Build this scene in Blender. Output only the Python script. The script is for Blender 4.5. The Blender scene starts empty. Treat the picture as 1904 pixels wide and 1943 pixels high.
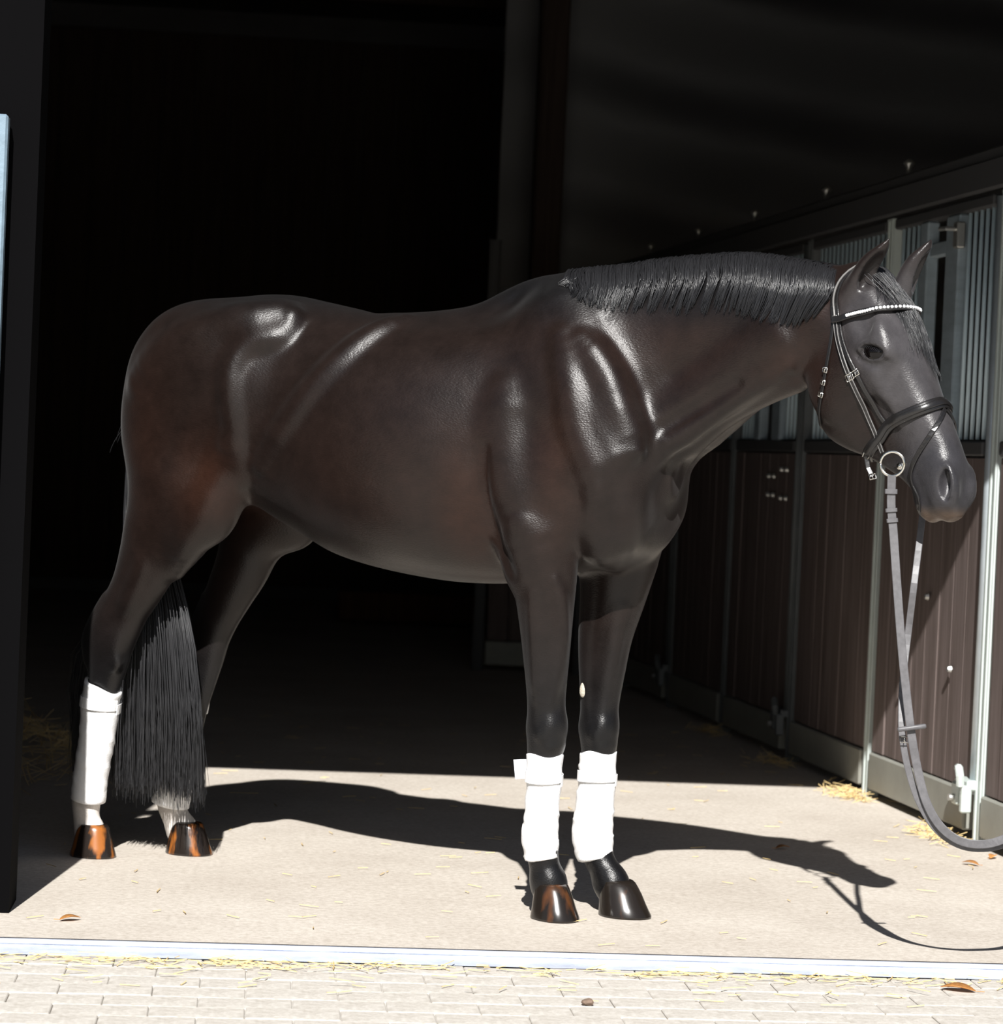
import bpy, bmesh, math, random
import numpy as np
from mathutils import Vector, Matrix
from mathutils.bvhtree import BVHTree

random.seed(7)
rng = np.random.default_rng(7)
scene = bpy.context.scene
COL = scene.collection

# ------------------------------------------------------------------ camera
FPX = 5000.0                      # focal length in pixels of the 1904 px wide frame
CX, CY = 952.0, 971.5
CAM_H = 1.21
ROLL = 0.0437
PITCH = math.atan(108.5 / FPX)
CW = np.array([0, math.cos(PITCH), -math.sin(PITCH)])
_up = np.array([0, math.sin(PITCH), math.cos(PITCH)])
_x = np.array([1.0, 0, 0])
CR = math.cos(ROLL) * _x + math.sin(ROLL) * _up
CU = -math.sin(ROLL) * _x + math.cos(ROLL) * _up
CO = np.array([0, 0, CAM_H])
cam_d = bpy.data.cameras.new('camera')
cam = bpy.data.objects.new('camera', cam_d)
COL.objects.link(cam)
cam.matrix_world = Matrix([[CR[i], CU[i], -CW[i], CO[i]] for i in range(3)] + [[0, 0, 0, 1]])
cam_d.sensor_fit = 'HORIZONTAL'
cam_d.sensor_width = 36.0
cam_d.lens = FPX / 1904 * 36.0
cam_d.clip_end = 200
cam_d.dof.use_dof = True
cam_d.dof.focus_distance = 6.7
cam_d.dof.aperture_fstop = 5.6
scene.camera = cam

# ------------------------------------------------------------------ light and exposure
SUN_EL, SUN_AZ = math.radians(41.0), math.radians(2.6)
sun_d = bpy.data.lights.new('sun', 'SUN')
sun_d.energy = 8.4
sun_d.angle = math.radians(0.53)
sun_d.color = (1.0, 0.98, 0.95)
sun = bpy.data.objects.new('sun', sun_d)
COL.objects.link(sun)
_sd = Vector((math.sin(SUN_AZ) * math.cos(SUN_EL), math.cos(SUN_AZ) * math.cos(SUN_EL), -math.sin(SUN_EL)))
sun.rotation_euler = _sd.to_track_quat('-Z', 'Y').to_euler()
sun.location = (0, -6, 8)

world = bpy.data.worlds.new('World')
scene.world = world
world.use_nodes = True
wn = world.node_tree
for n_ in list(wn.nodes):
    wn.nodes.remove(n_)
sky = wn.nodes.new('ShaderNodeTexSky')
sky.sky_type = 'NISHITA'
sky.sun_disc = False
sky.sun_elevation = SUN_EL
sky.sun_rotation = math.radians(180) + SUN_AZ
sky.air_density = 1.0
sky.dust_density = 1.0
bg = wn.nodes.new('ShaderNodeBackground')
bg.inputs['Strength'].default_value = 0.055
wo = wn.nodes.new('ShaderNodeOutputWorld')
wn.links.new(sky.outputs[0], bg.inputs['Color'])
wn.links.new(bg.outputs[0], wo.inputs['Surface'])

scene.view_settings.view_transform = 'Standard'
scene.view_settings.look = 'None'
scene.view_settings.exposure = 0.0
scene.view_settings.gamma = 1.0
scene.view_settings.use_curve_mapping = False
try:
    scene.cycles.max_bounces = 8
    scene.cycles.use_denoising = True
except Exception:
    pass


# ------------------------------------------------------------------ helpers
def ray(px, py):
    return CW + CR * (px - CX) / FPX - CU * (py - CY) / FPX


def ground_at(px, py, z=0.0):
    r = ray(px, py)
    return CO + r * ((z - CAM_H) / r[2])


def depth_at(px, py, D):
    r = ray(px, py)
    return CO + r * (D / r[1])


def mat(name, color, rough=0.6, metal=0.0, spec=0.5, noise=None, bump=None, **kw):
    """procedural principled material; noise=(scale, amount[, stretch]) varies the colour, bump=(scale, strength[, stretch])"""
    m = bpy.data.materials.new(name)
    m.use_nodes = True
    nt = m.node_tree
    b = nt.nodes['Principled BSDF']
    b.inputs['Base Color'].default_value = (*color, 1)
    b.inputs['Roughness'].default_value = rough
    b.inputs['Metallic'].default_value = metal
    b.inputs['Specular IOR Level'].default_value = spec
    for k, v in kw.items():
        b.inputs[k.replace('_', ' ')].default_value = v
    tc = nt.nodes.new('ShaderNodeTexCoord')
    if noise:
        mp = nt.nodes.new('ShaderNodeMapping')
        mp.inputs['Scale'].default_value = noise[2] if len(noise) > 2 else (1, 1, 1)
        nt.links.new(tc.outputs['Object'], mp.inputs['Vector'])
        nz = nt.nodes.new('ShaderNodeTexNoise')
        nz.inputs['Scale'].default_value = noise[0]
        nz.inputs['Detail'].default_value = 6
        nz.inputs['Roughness'].default_value = 0.65
        nt.links.new(mp.outputs[0], nz.inputs['Vector'])
        rp = nt.nodes.new('ShaderNodeValToRGB')
        a = noise[1]
        rp.color_ramp.elements[0].position = 0.25
        rp.color_ramp.elements[1].position = 0.75
        rp.color_ramp.elements[0].color = (*[max(0, c * (1 - a)) for c in color], 1)
        rp.color_ramp.elements[1].color = (*[min(1, c * (1 + a)) for c in color], 1)
        nt.links.new(nz.outputs['Fac'], rp.inputs['Fac'])
        nt.links.new(rp.outputs['Color'], b.inputs['Base Color'])
    if bump:
        mp2 = nt.nodes.new('ShaderNodeMapping')
        mp2.inputs['Scale'].default_value = bump[2] if len(bump) > 2 else (1, 1, 1)
        nt.links.new(tc.outputs['Object'], mp2.inputs['Vector'])
        n2 = nt.nodes.new('ShaderNodeTexNoise')
        n2.inputs['Scale'].default_value = bump[0]
        n2.inputs['Detail'].default_value = 4
        nt.links.new(mp2.outputs[0], n2.inputs['Vector'])
        bp = nt.nodes.new('ShaderNodeBump')
        bp.inputs['Strength'].default_value = bump[1]
        bp.inputs['Distance'].default_value = 0.01
        nt.links.new(n2.outputs['Fac'], bp.inputs['Height'])
        nt.links.new(bp.outputs[0], b.inputs['Normal'])
    return m


def tag(o, label=None, cat=None, group=None, kind=None):
    if label:
        o['label'] = label
    if cat:
        o['category'] = cat
    if group:
        o['group'] = group
    if kind:
        o['kind'] = kind
    return o


def empty(name, loc=(0, 0, 0), rz=0.0):
    o = bpy.data.objects.new(name, None)
    o.location = loc
    o.rotation_euler = (0, 0, rz)
    o.empty_display_size = 0.1
    COL.objects.link(o)
    return o


def mesh_obj(name, verts, faces, m=None, parent=None, smooth=False):
    me = bpy.data.meshes.new(name)
    me.from_pydata([tuple(map(float, v)) for v in verts], [], [tuple(int(i) for i in f) for f in faces])
    me.update()
    if m is not None:
        me.materials.append(m)
    if smooth:
        me.polygons.foreach_set('use_smooth', np.ones(len(me.polygons), bool))
    o = bpy.data.objects.new(name, me)
    COL.objects.link(o)
    if parent is not None:
        o.parent = parent
    return o


def np_mesh(name, V, Q, m=None, parent=None, smooth=True):
    """fast mesh from numpy arrays; Q is (n, k) with k = 3 or 4"""
    me = bpy.data.meshes.new(name)
    V = np.asarray(V, np.float32)
    Q = np.asarray(Q, np.int32)
    k = Q.shape[1]
    me.vertices.add(len(V))
    me.vertices.foreach_set('co', V.ravel())
    me.loops.add(Q.size)
    me.loops.foreach_set('vertex_index', Q.ravel())
    me.polygons.add(len(Q))
    me.polygons.foreach_set('loop_start', np.arange(0, Q.size, k, dtype=np.int32))
    me.update(calc_edges=True)
    if smooth:
        me.polygons.foreach_set('use_smooth', np.ones(len(Q), bool))
    if m is not None:
        me.materials.append(m)
    o = bpy.data.objects.new(name, me)
    COL.objects.link(o)
    if parent is not None:
        o.parent = parent
    return o


class MB:
    """collects boxes, tubes and lathes, and links them as one mesh object"""

    def __init__(self):
        self.v, self.f = [], []

    def add(self, V, F):
        n = len(self.v)
        self.v += [tuple(map(float, p)) for p in V]
        self.f += [tuple(i + n for i in q) for q in F]
        return self

    def box(self, c, s, rz=0.0, M=None, bev=0.0):
        hx, hy, hz = s[0] / 2, s[1] / 2, s[2] / 2
        if bev > 0:
            bm = bmesh.new()
            bmesh.ops.create_cube(bm, size=1)
            for v in bm.verts:
                v.co = Vector((v.co.x * s[0], v.co.y * s[1], v.co.z * s[2]))
            bmesh.ops.bevel(bm, geom=bm.edges[:], offset=bev, segments=1, affect='EDGES')
            bm.verts.index_update()
            V = [v.co.copy() for v in bm.verts]
            F = [[v.index for v in f.verts] for f in bm.faces]
            bm.free()
        else:
            V = [Vector((x, y, z)) for x in (-hx, hx) for y in (-hy, hy) for z in (-hz, hz)]
            F = [(0, 1, 3, 2), (4, 6, 7, 5), (0, 4, 5, 1), (2, 3, 7, 6), (0, 2, 6, 4), (1, 5, 7, 3)]
        T = Matrix.Translation(c) @ (M.to_4x4() if M is not None else Matrix.Rotation(rz, 4, 'Z'))
        return self.add([T @ v for v in V], F)

    def tube(self, pts, r, n=8, cap=True):
        pts = [Vector(p) for p in pts]
        rs = r if isinstance(r, (list, tuple)) else [r] * len(pts)
        V, F = [], []
        up = None
        for i, p in enumerate(pts):
            t = (pts[min(i + 1, len(pts) - 1)] - pts[max(i - 1, 0)]).normalized()
            if up is None:
                up = Vector((0, 0, 1)) if abs(t.z) < 0.9 else Vector((1, 0, 0))
            u = t.cross(up).normalized()
            w = u.cross(t).normalized()
            up = w
            for k in range(n):
                a = 2 * math.pi * k / n
                V.append(p + (u * math.cos(a) + w * math.sin(a)) * rs[i])
        for i in range(len(pts) - 1):
            for k in range(n):
                F.append((i * n + k, i * n + (k + 1) % n, (i + 1) * n + (k + 1) % n, (i + 1) * n + k))
        if cap:
            F.append(tuple(range(n))[::-1])
            F.append(tuple((len(pts) - 1) * n + k for k in range(n)))
        return self.add(V, F)

    def strap(self, pts, nrm, w, t, closed=False):
        """flat strap along pts with outward normals nrm, width w, thickness t"""
        pts = [Vector(p) for p in pts]
        nrm = [Vector(p).normalized() for p in nrm]
        N = len(pts)
        V, F = [], []
        ws = w if isinstance(w, (list, tuple)) else [w] * N
        for i in range(N):
            a = pts[(i - 1) % N] if closed else pts[max(i - 1, 0)]
            b = pts[(i + 1) % N] if closed else pts[min(i + 1, N - 1)]
            d = (b - a).normalized()
            s = d.cross(nrm[i]).normalized()
            n_ = s.cross(d).normalized()
            hw = ws[i] / 2
            c = 0.25 * t
            for (x, y) in ((-hw, 0), (-hw, t - c), (-hw + c * 1.5, t), (hw - c * 1.5, t), (hw, t - c), (hw, 0)):
                V.append(pts[i] + s * x + n_ * y)
        k6 = 6
        for i in range(N if closed else N - 1):
            j = (i + 1) % N
            for k in range(k6):
                F.append((i * k6 + k, j * k6 + k, j * k6 + (k + 1) % k6, i * k6 + (k + 1) % k6))
        if not closed:
            F.append(tuple(range(k6)))
            F.append(tuple((N - 1) * k6 + k for k in range(k6))[::-1])
        return self.add(V, F)

    def build(self, name, m, parent=None, smooth=False):
        o = mesh_obj(name, self.v, self.f, m, parent, smooth)
        bm = bmesh.new()
        bm.from_mesh(o.data)
        bmesh.ops.recalc_face_normals(bm, faces=bm.faces[:])
        bm.to_mesh(o.data)
        bm.free()
        return o


def spline(P, n):
    """Catmull-Rom through P (any dimension), n samples"""
    P = np.asarray(P, float)
    if len(P) == 2:
        return P[0] + (P[1] - P[0]) * np.linspace(0, 1, n)[:, None]
    Q = np.vstack([2 * P[0] - P[1], P, 2 * P[-1] - P[-2]])
    T = np.linspace(0, len(P) - 1 - 1e-9, n)
    i = T.astype(int)
    t = (T - i)[:, None]
    a, b, c, d = Q[i], Q[i + 1], Q[i + 2], Q[i + 3]
    return 0.5 * (2 * b + (c - a) * t + (2 * a - 5 * b + 4 * c - d) * t ** 2 + (3 * b - a - 3 * c + d) * t ** 3)


# ================================================================== HORSE
# horse frame: f forward, l to the horse's left (away from the viewer), z up
HO = np.array([0.23, 6.975, 0.0])
HPSI = math.radians(28.5)
HF = np.array([math.cos(HPSI), -math.sin(HPSI), 0])
HL = np.array([math.sin(HPSI), math.cos(HPSI), 0])
HORSE_M = Matrix([[HF[0], HL[0], 0, HO[0]], [HF[1], HL[1], 0, HO[1]], [0, 0, 1, 0], [0, 0, 0, 1]])


def q(px, py, l=0.0):
    r = ray(px, py)
    t = ((HO - CO) @ HL + l) / (r @ HL)
    P = CO + t * r - HO
    return np.array([P @ HF, P @ HL, P[2]])


# head frame: s from the poll to the nose, t towards the forehead, lat to the horse's left
HD = math.radians(11.5)
HEAD_TILT = math.radians(58.4)
_fw = np.array([math.cos(HD), -math.sin(HD), 0])
_lt = np.array([math.sin(HD), math.cos(HD), 0])
_zz = np.array([0, 0, 1.0])
HS = _fw * math.cos(HEAD_TILT) - _zz * math.sin(HEAD_TILT)
HT = _fw * math.sin(HEAD_TILT) + _zz * math.cos(HEAD_TILT)
HEAD0 = q(1665, 512, -0.05)
HAX = np.array([HS, _lt, HT])            # rows: s, lat, t


def hw(s, lat, t):
    return HEAD0 + HS * s + _lt * lat + HT * t


def to_head(P):
    return (np.asarray(P) - HEAD0) @ HAX.T


def hq(px, py, lat):
    """head coordinates (s, lat, t) of a sight line where it meets the plane lat = const"""
    r = ray(px, py)
    ro = np.array([(CO - HO) @ HF, (CO - HO) @ HL, CO[2]])
    rd = np.array([r @ HF, r @ HL, r[2]])
    k = (lat - (ro - HEAD0) @ _lt) / (rd @ _lt)
    return to_head(ro + rd * k)


class Field:
    def __init__(self, xs, ys, zs):
        self.x, self.y, self.z = [np.asarray(a, np.float32) for a in (xs, ys, zs)]
        self.D = np.full((len(xs), len(ys), len(zs)), 0.5, np.float32)

    def box(self, lo, hi):
        s = []
        for a, l, h in zip((self.x, self.y, self.z), lo, hi):
            i0 = max(0, int(np.searchsorted(a, l)) - 1)
            i1 = min(len(a), int(np.searchsorted(a, h)) + 1)
            if i1 - i0 < 1:
                return None
            s.append(slice(i0, i1))
        return tuple(s)

    def pts(self, s, M=None, c=None):
        X = self.x[s[0]][:, None, None]
        Y = self.y[s[1]][None, :, None]
        Z = self.z[s[2]][None, None, :]
        if c is not None:
            X, Y, Z = X - np.float32(c[0]), Y - np.float32(c[1]), Z - np.float32(c[2])
        if M is None:
            return np.broadcast_arrays(X, Y, Z)
        M = np.asarray(M, np.float32)
        return [M[i, 0] * X + M[i, 1] * Y + M[i, 2] * Z for i in range(3)]

    def blend(self, s, d, k, op):
        A = self.D[s]
        d = d.astype(np.float32)
        if op == 'add':
            h = np.maximum(k - np.abs(A - d), 0) / k
            self.D[s] = np.minimum(A, d) - h * h * (k * 0.25)
        else:
            d = -d
            h = np.maximum(k - np.abs(A - d), 0) / k
            self.D[s] = np.maximum(A, d) + h * h * (k * 0.25)

    def ell(self, c, r, axes=None, k=0.03, op='add'):
        c = np.asarray(c, float)
        r = np.asarray(r, float)
        M = np.eye(3) if axes is None else np.asarray(axes, float)
        ext = np.sqrt(((M.T * r) ** 2).sum(1)) + k + 0.012
        s = self.box(c - ext, c + ext)
        if s is None:
            return
        u, v, w = self.pts(s, M, c)
        k0 = np.sqrt((u / r[0]) ** 2 + (v / r[1]) ** 2 + (w / r[2]) ** 2) + 1e-6
        k1 = np.sqrt((u / r[0] ** 2) ** 2 + (v / r[1] ** 2) ** 2 + (w / r[2] ** 2) ** 2) + 1e-6
        self.blend(s, k0 * (k0 - 1) / k1, k, op)

    def tube(self, P, A, B, lat=(0, 1, 0), k=0.03, op='add', n=None):
        """tube through the points P; A half size along lat, B half size across"""
        P = np.asarray(P, float)
        n = n or max(2, (len(P) - 1) * 5)
        S = spline(np.column_stack([P, A, B]), n)
        P, A, B = S[:, :3], S[:, 3], S[:, 4]
        lat = np.asarray(lat, float)
        R = np.maximum(A, B) + k + 0.012
        lo, hi = (P - R[:, None]).min(0), (P + R[:, None]).max(0)
        s = self.box(lo, hi)
        if s is None:
            return
        acc = np.full(self.D[s].shape, 0.3, np.float32)
        for i in range(n - 1):
            rr = max(R[i], R[i + 1])
            l2, h2 = np.minimum(P[i], P[i + 1]) - rr, np.maximum(P[i], P[i + 1]) + rr
            ss = self.box(l2, h2)
            if ss is None:
                continue
            ss = tuple(slice(max(x.start, y.start), min(x.stop, y.stop)) for x, y in zip(ss, s))
            if any(x.stop <= x.start for x in ss):
                continue
            d = P[i + 1] - P[i]
            L = np.linalg.norm(d)
            d = d / L
            u_ = lat - d * (lat @ d)
            u_ /= np.linalg.norm(u_)
            v_ = np.cross(d, u_)
            a, u, v = self.pts(ss, [d, u_, v_], P[i])
            t = np.clip(a / L, 0, 1)
            over = a - t * L
            ra = A[i] + (A[i + 1] - A[i]) * t
            rb = B[i] + (B[i + 1] - B[i]) * t
            rc = np.minimum(ra, rb)
            k0 = np.sqrt((u / ra) ** 2 + (v / rb) ** 2 + (over / rc) ** 2) + 1e-6
            k1 = np.sqrt((u / ra ** 2) ** 2 + (v / rb ** 2) ** 2 + (over / rc ** 2) ** 2) + 1e-6
            dd = k0 * (k0 - 1) / k1
            loc_ = tuple(slice(x.start - y.start, x.stop - y.start) for x, y in zip(ss, s))
            acc[loc_] = np.minimum(acc[loc_], dd)
        self.blend(s, acc, k, op)

    def loft(self, st, M, c, e=2.0, k=0.03, endc=0.03):
        """sections along the first axis of M: rows of st = s, up, centre, down, half width"""
        st = np.asarray(st, float)
        nn = 160
        S = spline(st, nn)
        S[:, 0] = np.maximum.accumulate(S[:, 0])
        M = np.asarray(M, float)
        mx = max(st[:, 4].max(), np.abs(st[:, 1:4]).max())
        corners = []
        for s_ in (st[0, 0], st[-1, 0]):
            for w_ in (-st[:, 4].max(), st[:, 4].max()):
                for t_ in (st[:, 1].max(), st[:, 3].min()):
                    corners.append(np.asarray(c) + M[0] * s_ + M[1] * w_ + M[2] * t_)
        corners = np.array(corners)
        g = k + endc + 0.02
        sl = self.box(corners.min(0) - g, corners.max(0) + g)
        a, u, v = self.pts(sl, M, c)
        ac = np.clip(a, S[0, 0], S[-1, 0])
        up = np.interp(ac, S[:, 0], S[:, 1])
        zc = np.interp(ac, S[:, 0], S[:, 2])
        dn = np.interp(ac, S[:, 0], S[:, 3])
        wd = np.interp(ac, S[:, 0], S[:, 4])
        vv = v - zc
        b = np.maximum(np.where(vv > 0, up - zc, zc - dn), 0.004)
        wd = np.maximum(wd, 0.004)
        ov = (a - ac) / endc
        k0 = (np.abs(u / wd) ** e + np.abs(vv / b) ** e) ** (1 / e)
        k1 = np.sqrt((u / wd ** 2) ** 2 + (vv / b ** 2) ** 2) + 1e-5
        d = k0 * (k0 - 1) / k1
        # inside the section distance is bounded by the half width
        d = np.maximum(d, -np.minimum(wd, b))
        d = np.where(ov != 0, np.sqrt(np.maximum(d, 0) ** 2 + (a - ac) ** 2) + np.minimum(d, 0) * 0, d)
        self.blend(sl, d, k, 'add')

    def side(self, f, z, sg):
        """lateral position of the skin at (f, z) on one side"""
        i = int(np.argmin(np.abs(self.x - f)))
        k = int(np.argmin(np.abs(self.z - z)))
        c = self.D[i, :, k]
        j = np.arange(len(c)) if sg < 0 else np.arange(len(c))[::-1]
        h = np.nonzero(c[j] < 0)[0]
        if len(h) == 0:
            return 0.0
        a = j[max(h[0] - 1, 0)]
        b = j[h[0]]
        t = c[a] / (c[a] - c[b] + 1e-9)
        return float(self.y[a] + (self.y[b] - self.y[a]) * t)

    def ridge(self, pix, r, h, k=.02, op='add', twin=True):
        """a low ridge (or furrow) in the skin along picture points of the near side, and its twin on the far side"""
        fz = []
        for px, py in pix:
            l = -.25
            for _ in range(4):
                p = q(px, py, l)
                l = self.side(p[0], p[2], -1)
            fz.append((p[0], p[2]))
        S = spline(np.array(fz), len(fz) * 4)
        rr = np.interp(np.linspace(0, 1, len(S)), [0, .12, .85, 1], [.55, 1, 1, .5]) * r
        hh = np.interp(np.linspace(0, 1, len(S)), [0, .2, .8, 1], [0, 1, 1, .1]) * h
        for sg in ((-1, 1) if twin else (-1,)):
            P = []
            for (f, z), r_, h_ in zip(S, rr, hh):
                l = self.side(f, z, sg)
                P.append((f, l - sg * (r_ - h_) if op == 'add' else l + sg * (r_ - h_), z))
            P = np.array(P)
            P[1:-1, 1] = P[1:-1, 1] * .5 + .25 * (P[:-2, 1] + P[2:, 1])
            self.tube(P, rr, rr, k=k, op=op, n=len(S))

    def nets(self):
        D = self.D
        S = D < 0
        nx, ny, nz = D.shape
        cnt = np.zeros((nx - 1, ny - 1, nz - 1), np.uint8)
        for i in (0, 1):
            for j in (0, 1):
                for k in (0, 1):
                    cnt += S[i:nx - 1 + i, j:ny - 1 + j, k:nz - 1 + k]
        act = (cnt > 0) & (cnt < 8)
        I, J, K = np.nonzero(act)
        n = len(I)
        idx = np.full(act.shape, -1, np.int32)
        idx[I, J, K] = np.arange(n)
        g = (self.x, self.y, self.z)
        acc = np.zeros((n, 3))
        num = np.zeros(n)
        cor = {}
        for a in (0, 1):
            for b in (0, 1):
                for c in (0, 1):
                    cor[a, b, c] = D[I + a, J + b, K + c].astype(float)
        base = (I, J, K)
        lo = [g[a][base[a]].astype(float) for a in range(3)]
        st = [(g[a][base[a] + 1] - g[a][base[a]]).astype(float) for a in range(3)]
        for ax in range(3):
            o1, o2 = [a for a in range(3) if a != ax]
            for p in (0, 1):
                for r in (0, 1):
                    c0 = [0, 0, 0]
                    c0[o1], c0[o2] = p, r
                    c1 = list(c0)
                    c1[ax] = 1
                    v0, v1 = cor[tuple(c0)], cor[tuple(c1)]
                    m = (v0 < 0) != (v1 < 0)
                    t = np.where(m, v0 / np.where(m, v0 - v1, 1), 0)
                    pt = np.empty((n, 3))
                    pt[:, ax] = lo[ax] + t * st[ax]
                    pt[:, o1] = lo[o1] + p * st[o1]
                    pt[:, o2] = lo[o2] + r * st[o2]
                    acc += pt * m[:, None]
                    num += m
        V = acc / num[:, None]
        Q = []
        for ax in range(3):
            o1, o2 = (ax + 1) % 3, (ax + 2) % 3
            sa = [slice(None)] * 3
            sb = [slice(None)] * 3
            sa[ax], sb[ax] = slice(0, -1), slice(1, None)
            A, B = S[tuple(sa)], S[tuple(sb)]
            E_ = np.nonzero(A != B)
            E_ = np.array(E_)
            ok = (E_[o1] > 0) & (E_[o2] > 0) & (E_[o1] < D.shape[o1] - 1) & (E_[o2] < D.shape[o2] - 1)
            E_ = E_[:, ok]
            flip = ~A[tuple(E_)]
            cs = []
            for (p, r) in ((-1, -1), (0, -1), (0, 0), (-1, 0)):
                c = E_.copy()
                c[o1] += p
                c[o2] += r
                cs.append(idx[tuple(c)])
            F_ = np.stack(cs, 1)
            F_[flip] = F_[flip][:, ::-1]
            Q.append(F_)
        return V, np.vstack(Q)


def smooth_verts(V, Q, it=2, lam=0.5):
    a = Q.ravel()
    b = np.roll(Q, -1, 1).ravel()
    i = np.concatenate([a, b])
    j = np.concatenate([b, a])
    n = len(V)
    deg = np.bincount(i, minlength=n)[:, None]
    for _ in range(it):
        S = np.stack([np.bincount(i, V[j, c], n) for c in range(3)], 1) / deg
        V = V + lam * (S - V)
    return V


def rot_fz(deg, yaw=0.0):
    """axes rows of an ellipsoid tilted nose-up by deg in the f-z plane, then yawed about z"""
    a, y = math.radians(deg), math.radians(yaw)
    R = np.array([[math.cos(a), 0, math.sin(a)], [0, 1, 0], [-math.sin(a), 0, math.cos(a)]])
    Z = np.array([[math.cos(y), -math.sin(y), 0], [math.sin(y), math.cos(y), 0], [0, 0, 1]])
    return R @ Z.T


def build_horse_field():
    G = globals().get('GRID', 1.0)
    xs = np.concatenate([np.arange(-1.66, 0.56, 0.006 * G), np.arange(0.56, 1.14, 0.0036 * G)])
    ys = np.arange(-0.37, 0.37, 0.0048 * G)
    zs = np.concatenate([np.arange(0.02, 1.05, 0.006 * G), np.arange(1.05, 1.92, 0.0038 * G)])
    F = Field(xs, ys, zs)

    # ---------------- trunk
    trunk = [(-1.455, 1.36, 1.30, 1.24, .03), (-1.43, 1.43, 1.30, 1.14, .10), (-1.37, 1.51, 1.30, 1.08, .165),
             (-1.28, 1.57, 1.31, 1.05, .225), (-1.15, 1.615, 1.32, 1.04, .252), (-1.05, 1.632, 1.33, 1.05, .262),
             (-.95, 1.632, 1.33, 1.0, .258), (-.85, 1.616, 1.28, .955, .250), (-.75, 1.598, 1.24, .912, .262),
             (-.62, 1.574, 1.21, .884, .284), (-.47, 1.574, 1.19, .866, .292), (-.35, 1.575, 1.19, .86, .282),
             (-.22, 1.59, 1.2, .866, .25), (-.1, 1.60, 1.21, .885, .215), (.02, 1.57, 1.22, .92, .19),
             (.1, 1.5, 1.22, .92, .17), (.17, 1.42, 1.21, .99, .145), (.22, 1.33, 1.2, 1.08, .10), (.25, 1.26, 1.19, 1.12, .04)]
    F.loft(trunk, np.eye(3), (0, 0, 0), e=2.15, k=.01)
    # withers ridge and spine
    F.tube([q(760, 640), q(830, 632), q(890, 616), q(930, 598), q(970, 572), q(1010, 552), q(1050, 545), q(1110, 547), q(1180, 560)],
           [.03, .03, .03, .034, .036, .036, .036, .04, .05], [.03] * 9, k=.10)
    # croup: gluteal masses either side
    for sg in (-1, 1):
        F.ell((-1.14, sg * .135, 1.40), (.25, .125, .20), rot_fz(-12), k=.07)
        F.ell((-.95, sg * .172, 1.515), (.075, .04, .04), rot_fz(-20), k=.07)          # point of hip
        F.ell((-1.30, sg * .12, 1.26), (.115, .10, .22), rot_fz(6), k=.06)              # biceps femoris / hamstring
        # shoulder blade and upper arm
        F.tube([(-.09, sg * .10, 1.58), (.02, sg * .155, 1.40), (.13, sg * .175, 1.20)], [.038, .050, .050], [.09, .11, .09], k=.11)
        F.ell((-.06, sg * .165, 1.13), (.165, .075, .17), rot_fz(-28), k=.035)           # triceps
        F.ell((.14, sg * .125, 1.135), (.080, .07, .105), rot_fz(10), k=.05)             # point of shoulder
        F.ell((.11, sg * .080, 1.075), (.082, .075, .115), rot_fz(28), k=.08)              # breast muscle

    # ---------------- near hind (right), far hind (left)
    def hind(sg, pts, W, ls, thigh, b=1.0):
        P = [q(px, py, l) for (px, py), l in zip(pts, ls)]
        D_ = [W_ / 5000. * (7.0 + 0.7) for W_ in W]
        F.tube(P, [d * .80 for d in D_], [d * 1.08 for d in D_], k=.035)
        for c, r, tl, kk in thigh:
            F.ell(c, r, rot_fz(tl), k=kk)

    # near thigh and gaskin
    hind(-1, [(330, 905), (303, 1000), (283, 1060), (262, 1110), (240, 1150), (222, 1185), (209, 1220), (204, 1262),
              (196, 1320), (184, 1400), (172, 1475), (164, 1515), (164, 1552), (171, 1580), (172, 1606)],
         [74, 66, 57, 49, 45, 46, 45, 38, 27, 24.5, 25, 28, 25, 30, 22],
         [-.165, -.16, -.15, -.145, -.14, -.138, -.135, -.133, -.13, -.125, -.12, -.115, -.11, -.104, -.104],
         [((-1.19, -.16, 1.16), (.175, .10, .26), 25, .06)])
    F.tube([q(205, 1135, -.14), q(180, 1178, -.138), q(172, 1212, -.135), q(172, 1250, -.135)], [.016, .018, .026, .018], [.014, .016, .024, .02], k=.03)
    # far thigh and gaskin
    hind(1, [(520, 900), (485, 1000), (462, 1070), (438, 1120), (417, 1165), (400, 1205), (390, 1245), (380, 1290),
             (368, 1340), (352, 1420), (334, 1490), (326, 1520), (334, 1552), (346, 1576), (354, 1602)],
         [74, 62, 53, 46, 40, 38, 36, 31, 27, 25, 26, 29, 26, 31, 22],
         [.15, .15, .145, .14, .14, .138, .136, .134, .132, .13, .13, .13, .13, .13, .13],
         [((-1.10, .15, 1.14), (.165, .10, .25), 25, .06), ((-1.0, .19, 1.10), (.075, .055, .12), -10, .05)])
    F.tube([q(392, 1135, .14), q(376, 1180, .138), q(372, 1205, .136), q(374, 1250, .135)], [.016, .018, .024, .018], [.014, .016, .022, .02], k=.03)

    # ---------------- fore legs
    def fore(pts, W, ls, D0):
        P = [q(px, py, l) for (px, py), l in zip(pts, ls)]
        D_ = [w / 5000. * D0 for w in W]
        F.tube(P, [d * .92 for d in D_], [d * 1.04 for d in D_], k=.03)

    fore([(1020, 1020), (1033, 1100), (1036, 1180), (1037, 1260), (1037, 1330), (1038, 1385), (1034, 1430), (1032, 1475), (1030, 1560),
          (1029, 1610), (1034, 1645), (1042, 1678), (1047, 1715)],
         [80, 61, 50, 42, 36, 37, 33, 27, 25, 30, 29, 36, 24],
         [-.15, -.145, -.135, -.125, -.115, -.11, -.105, -.10, -.095, -.09, -.085, -.08, -.078], 6.93)
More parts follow.
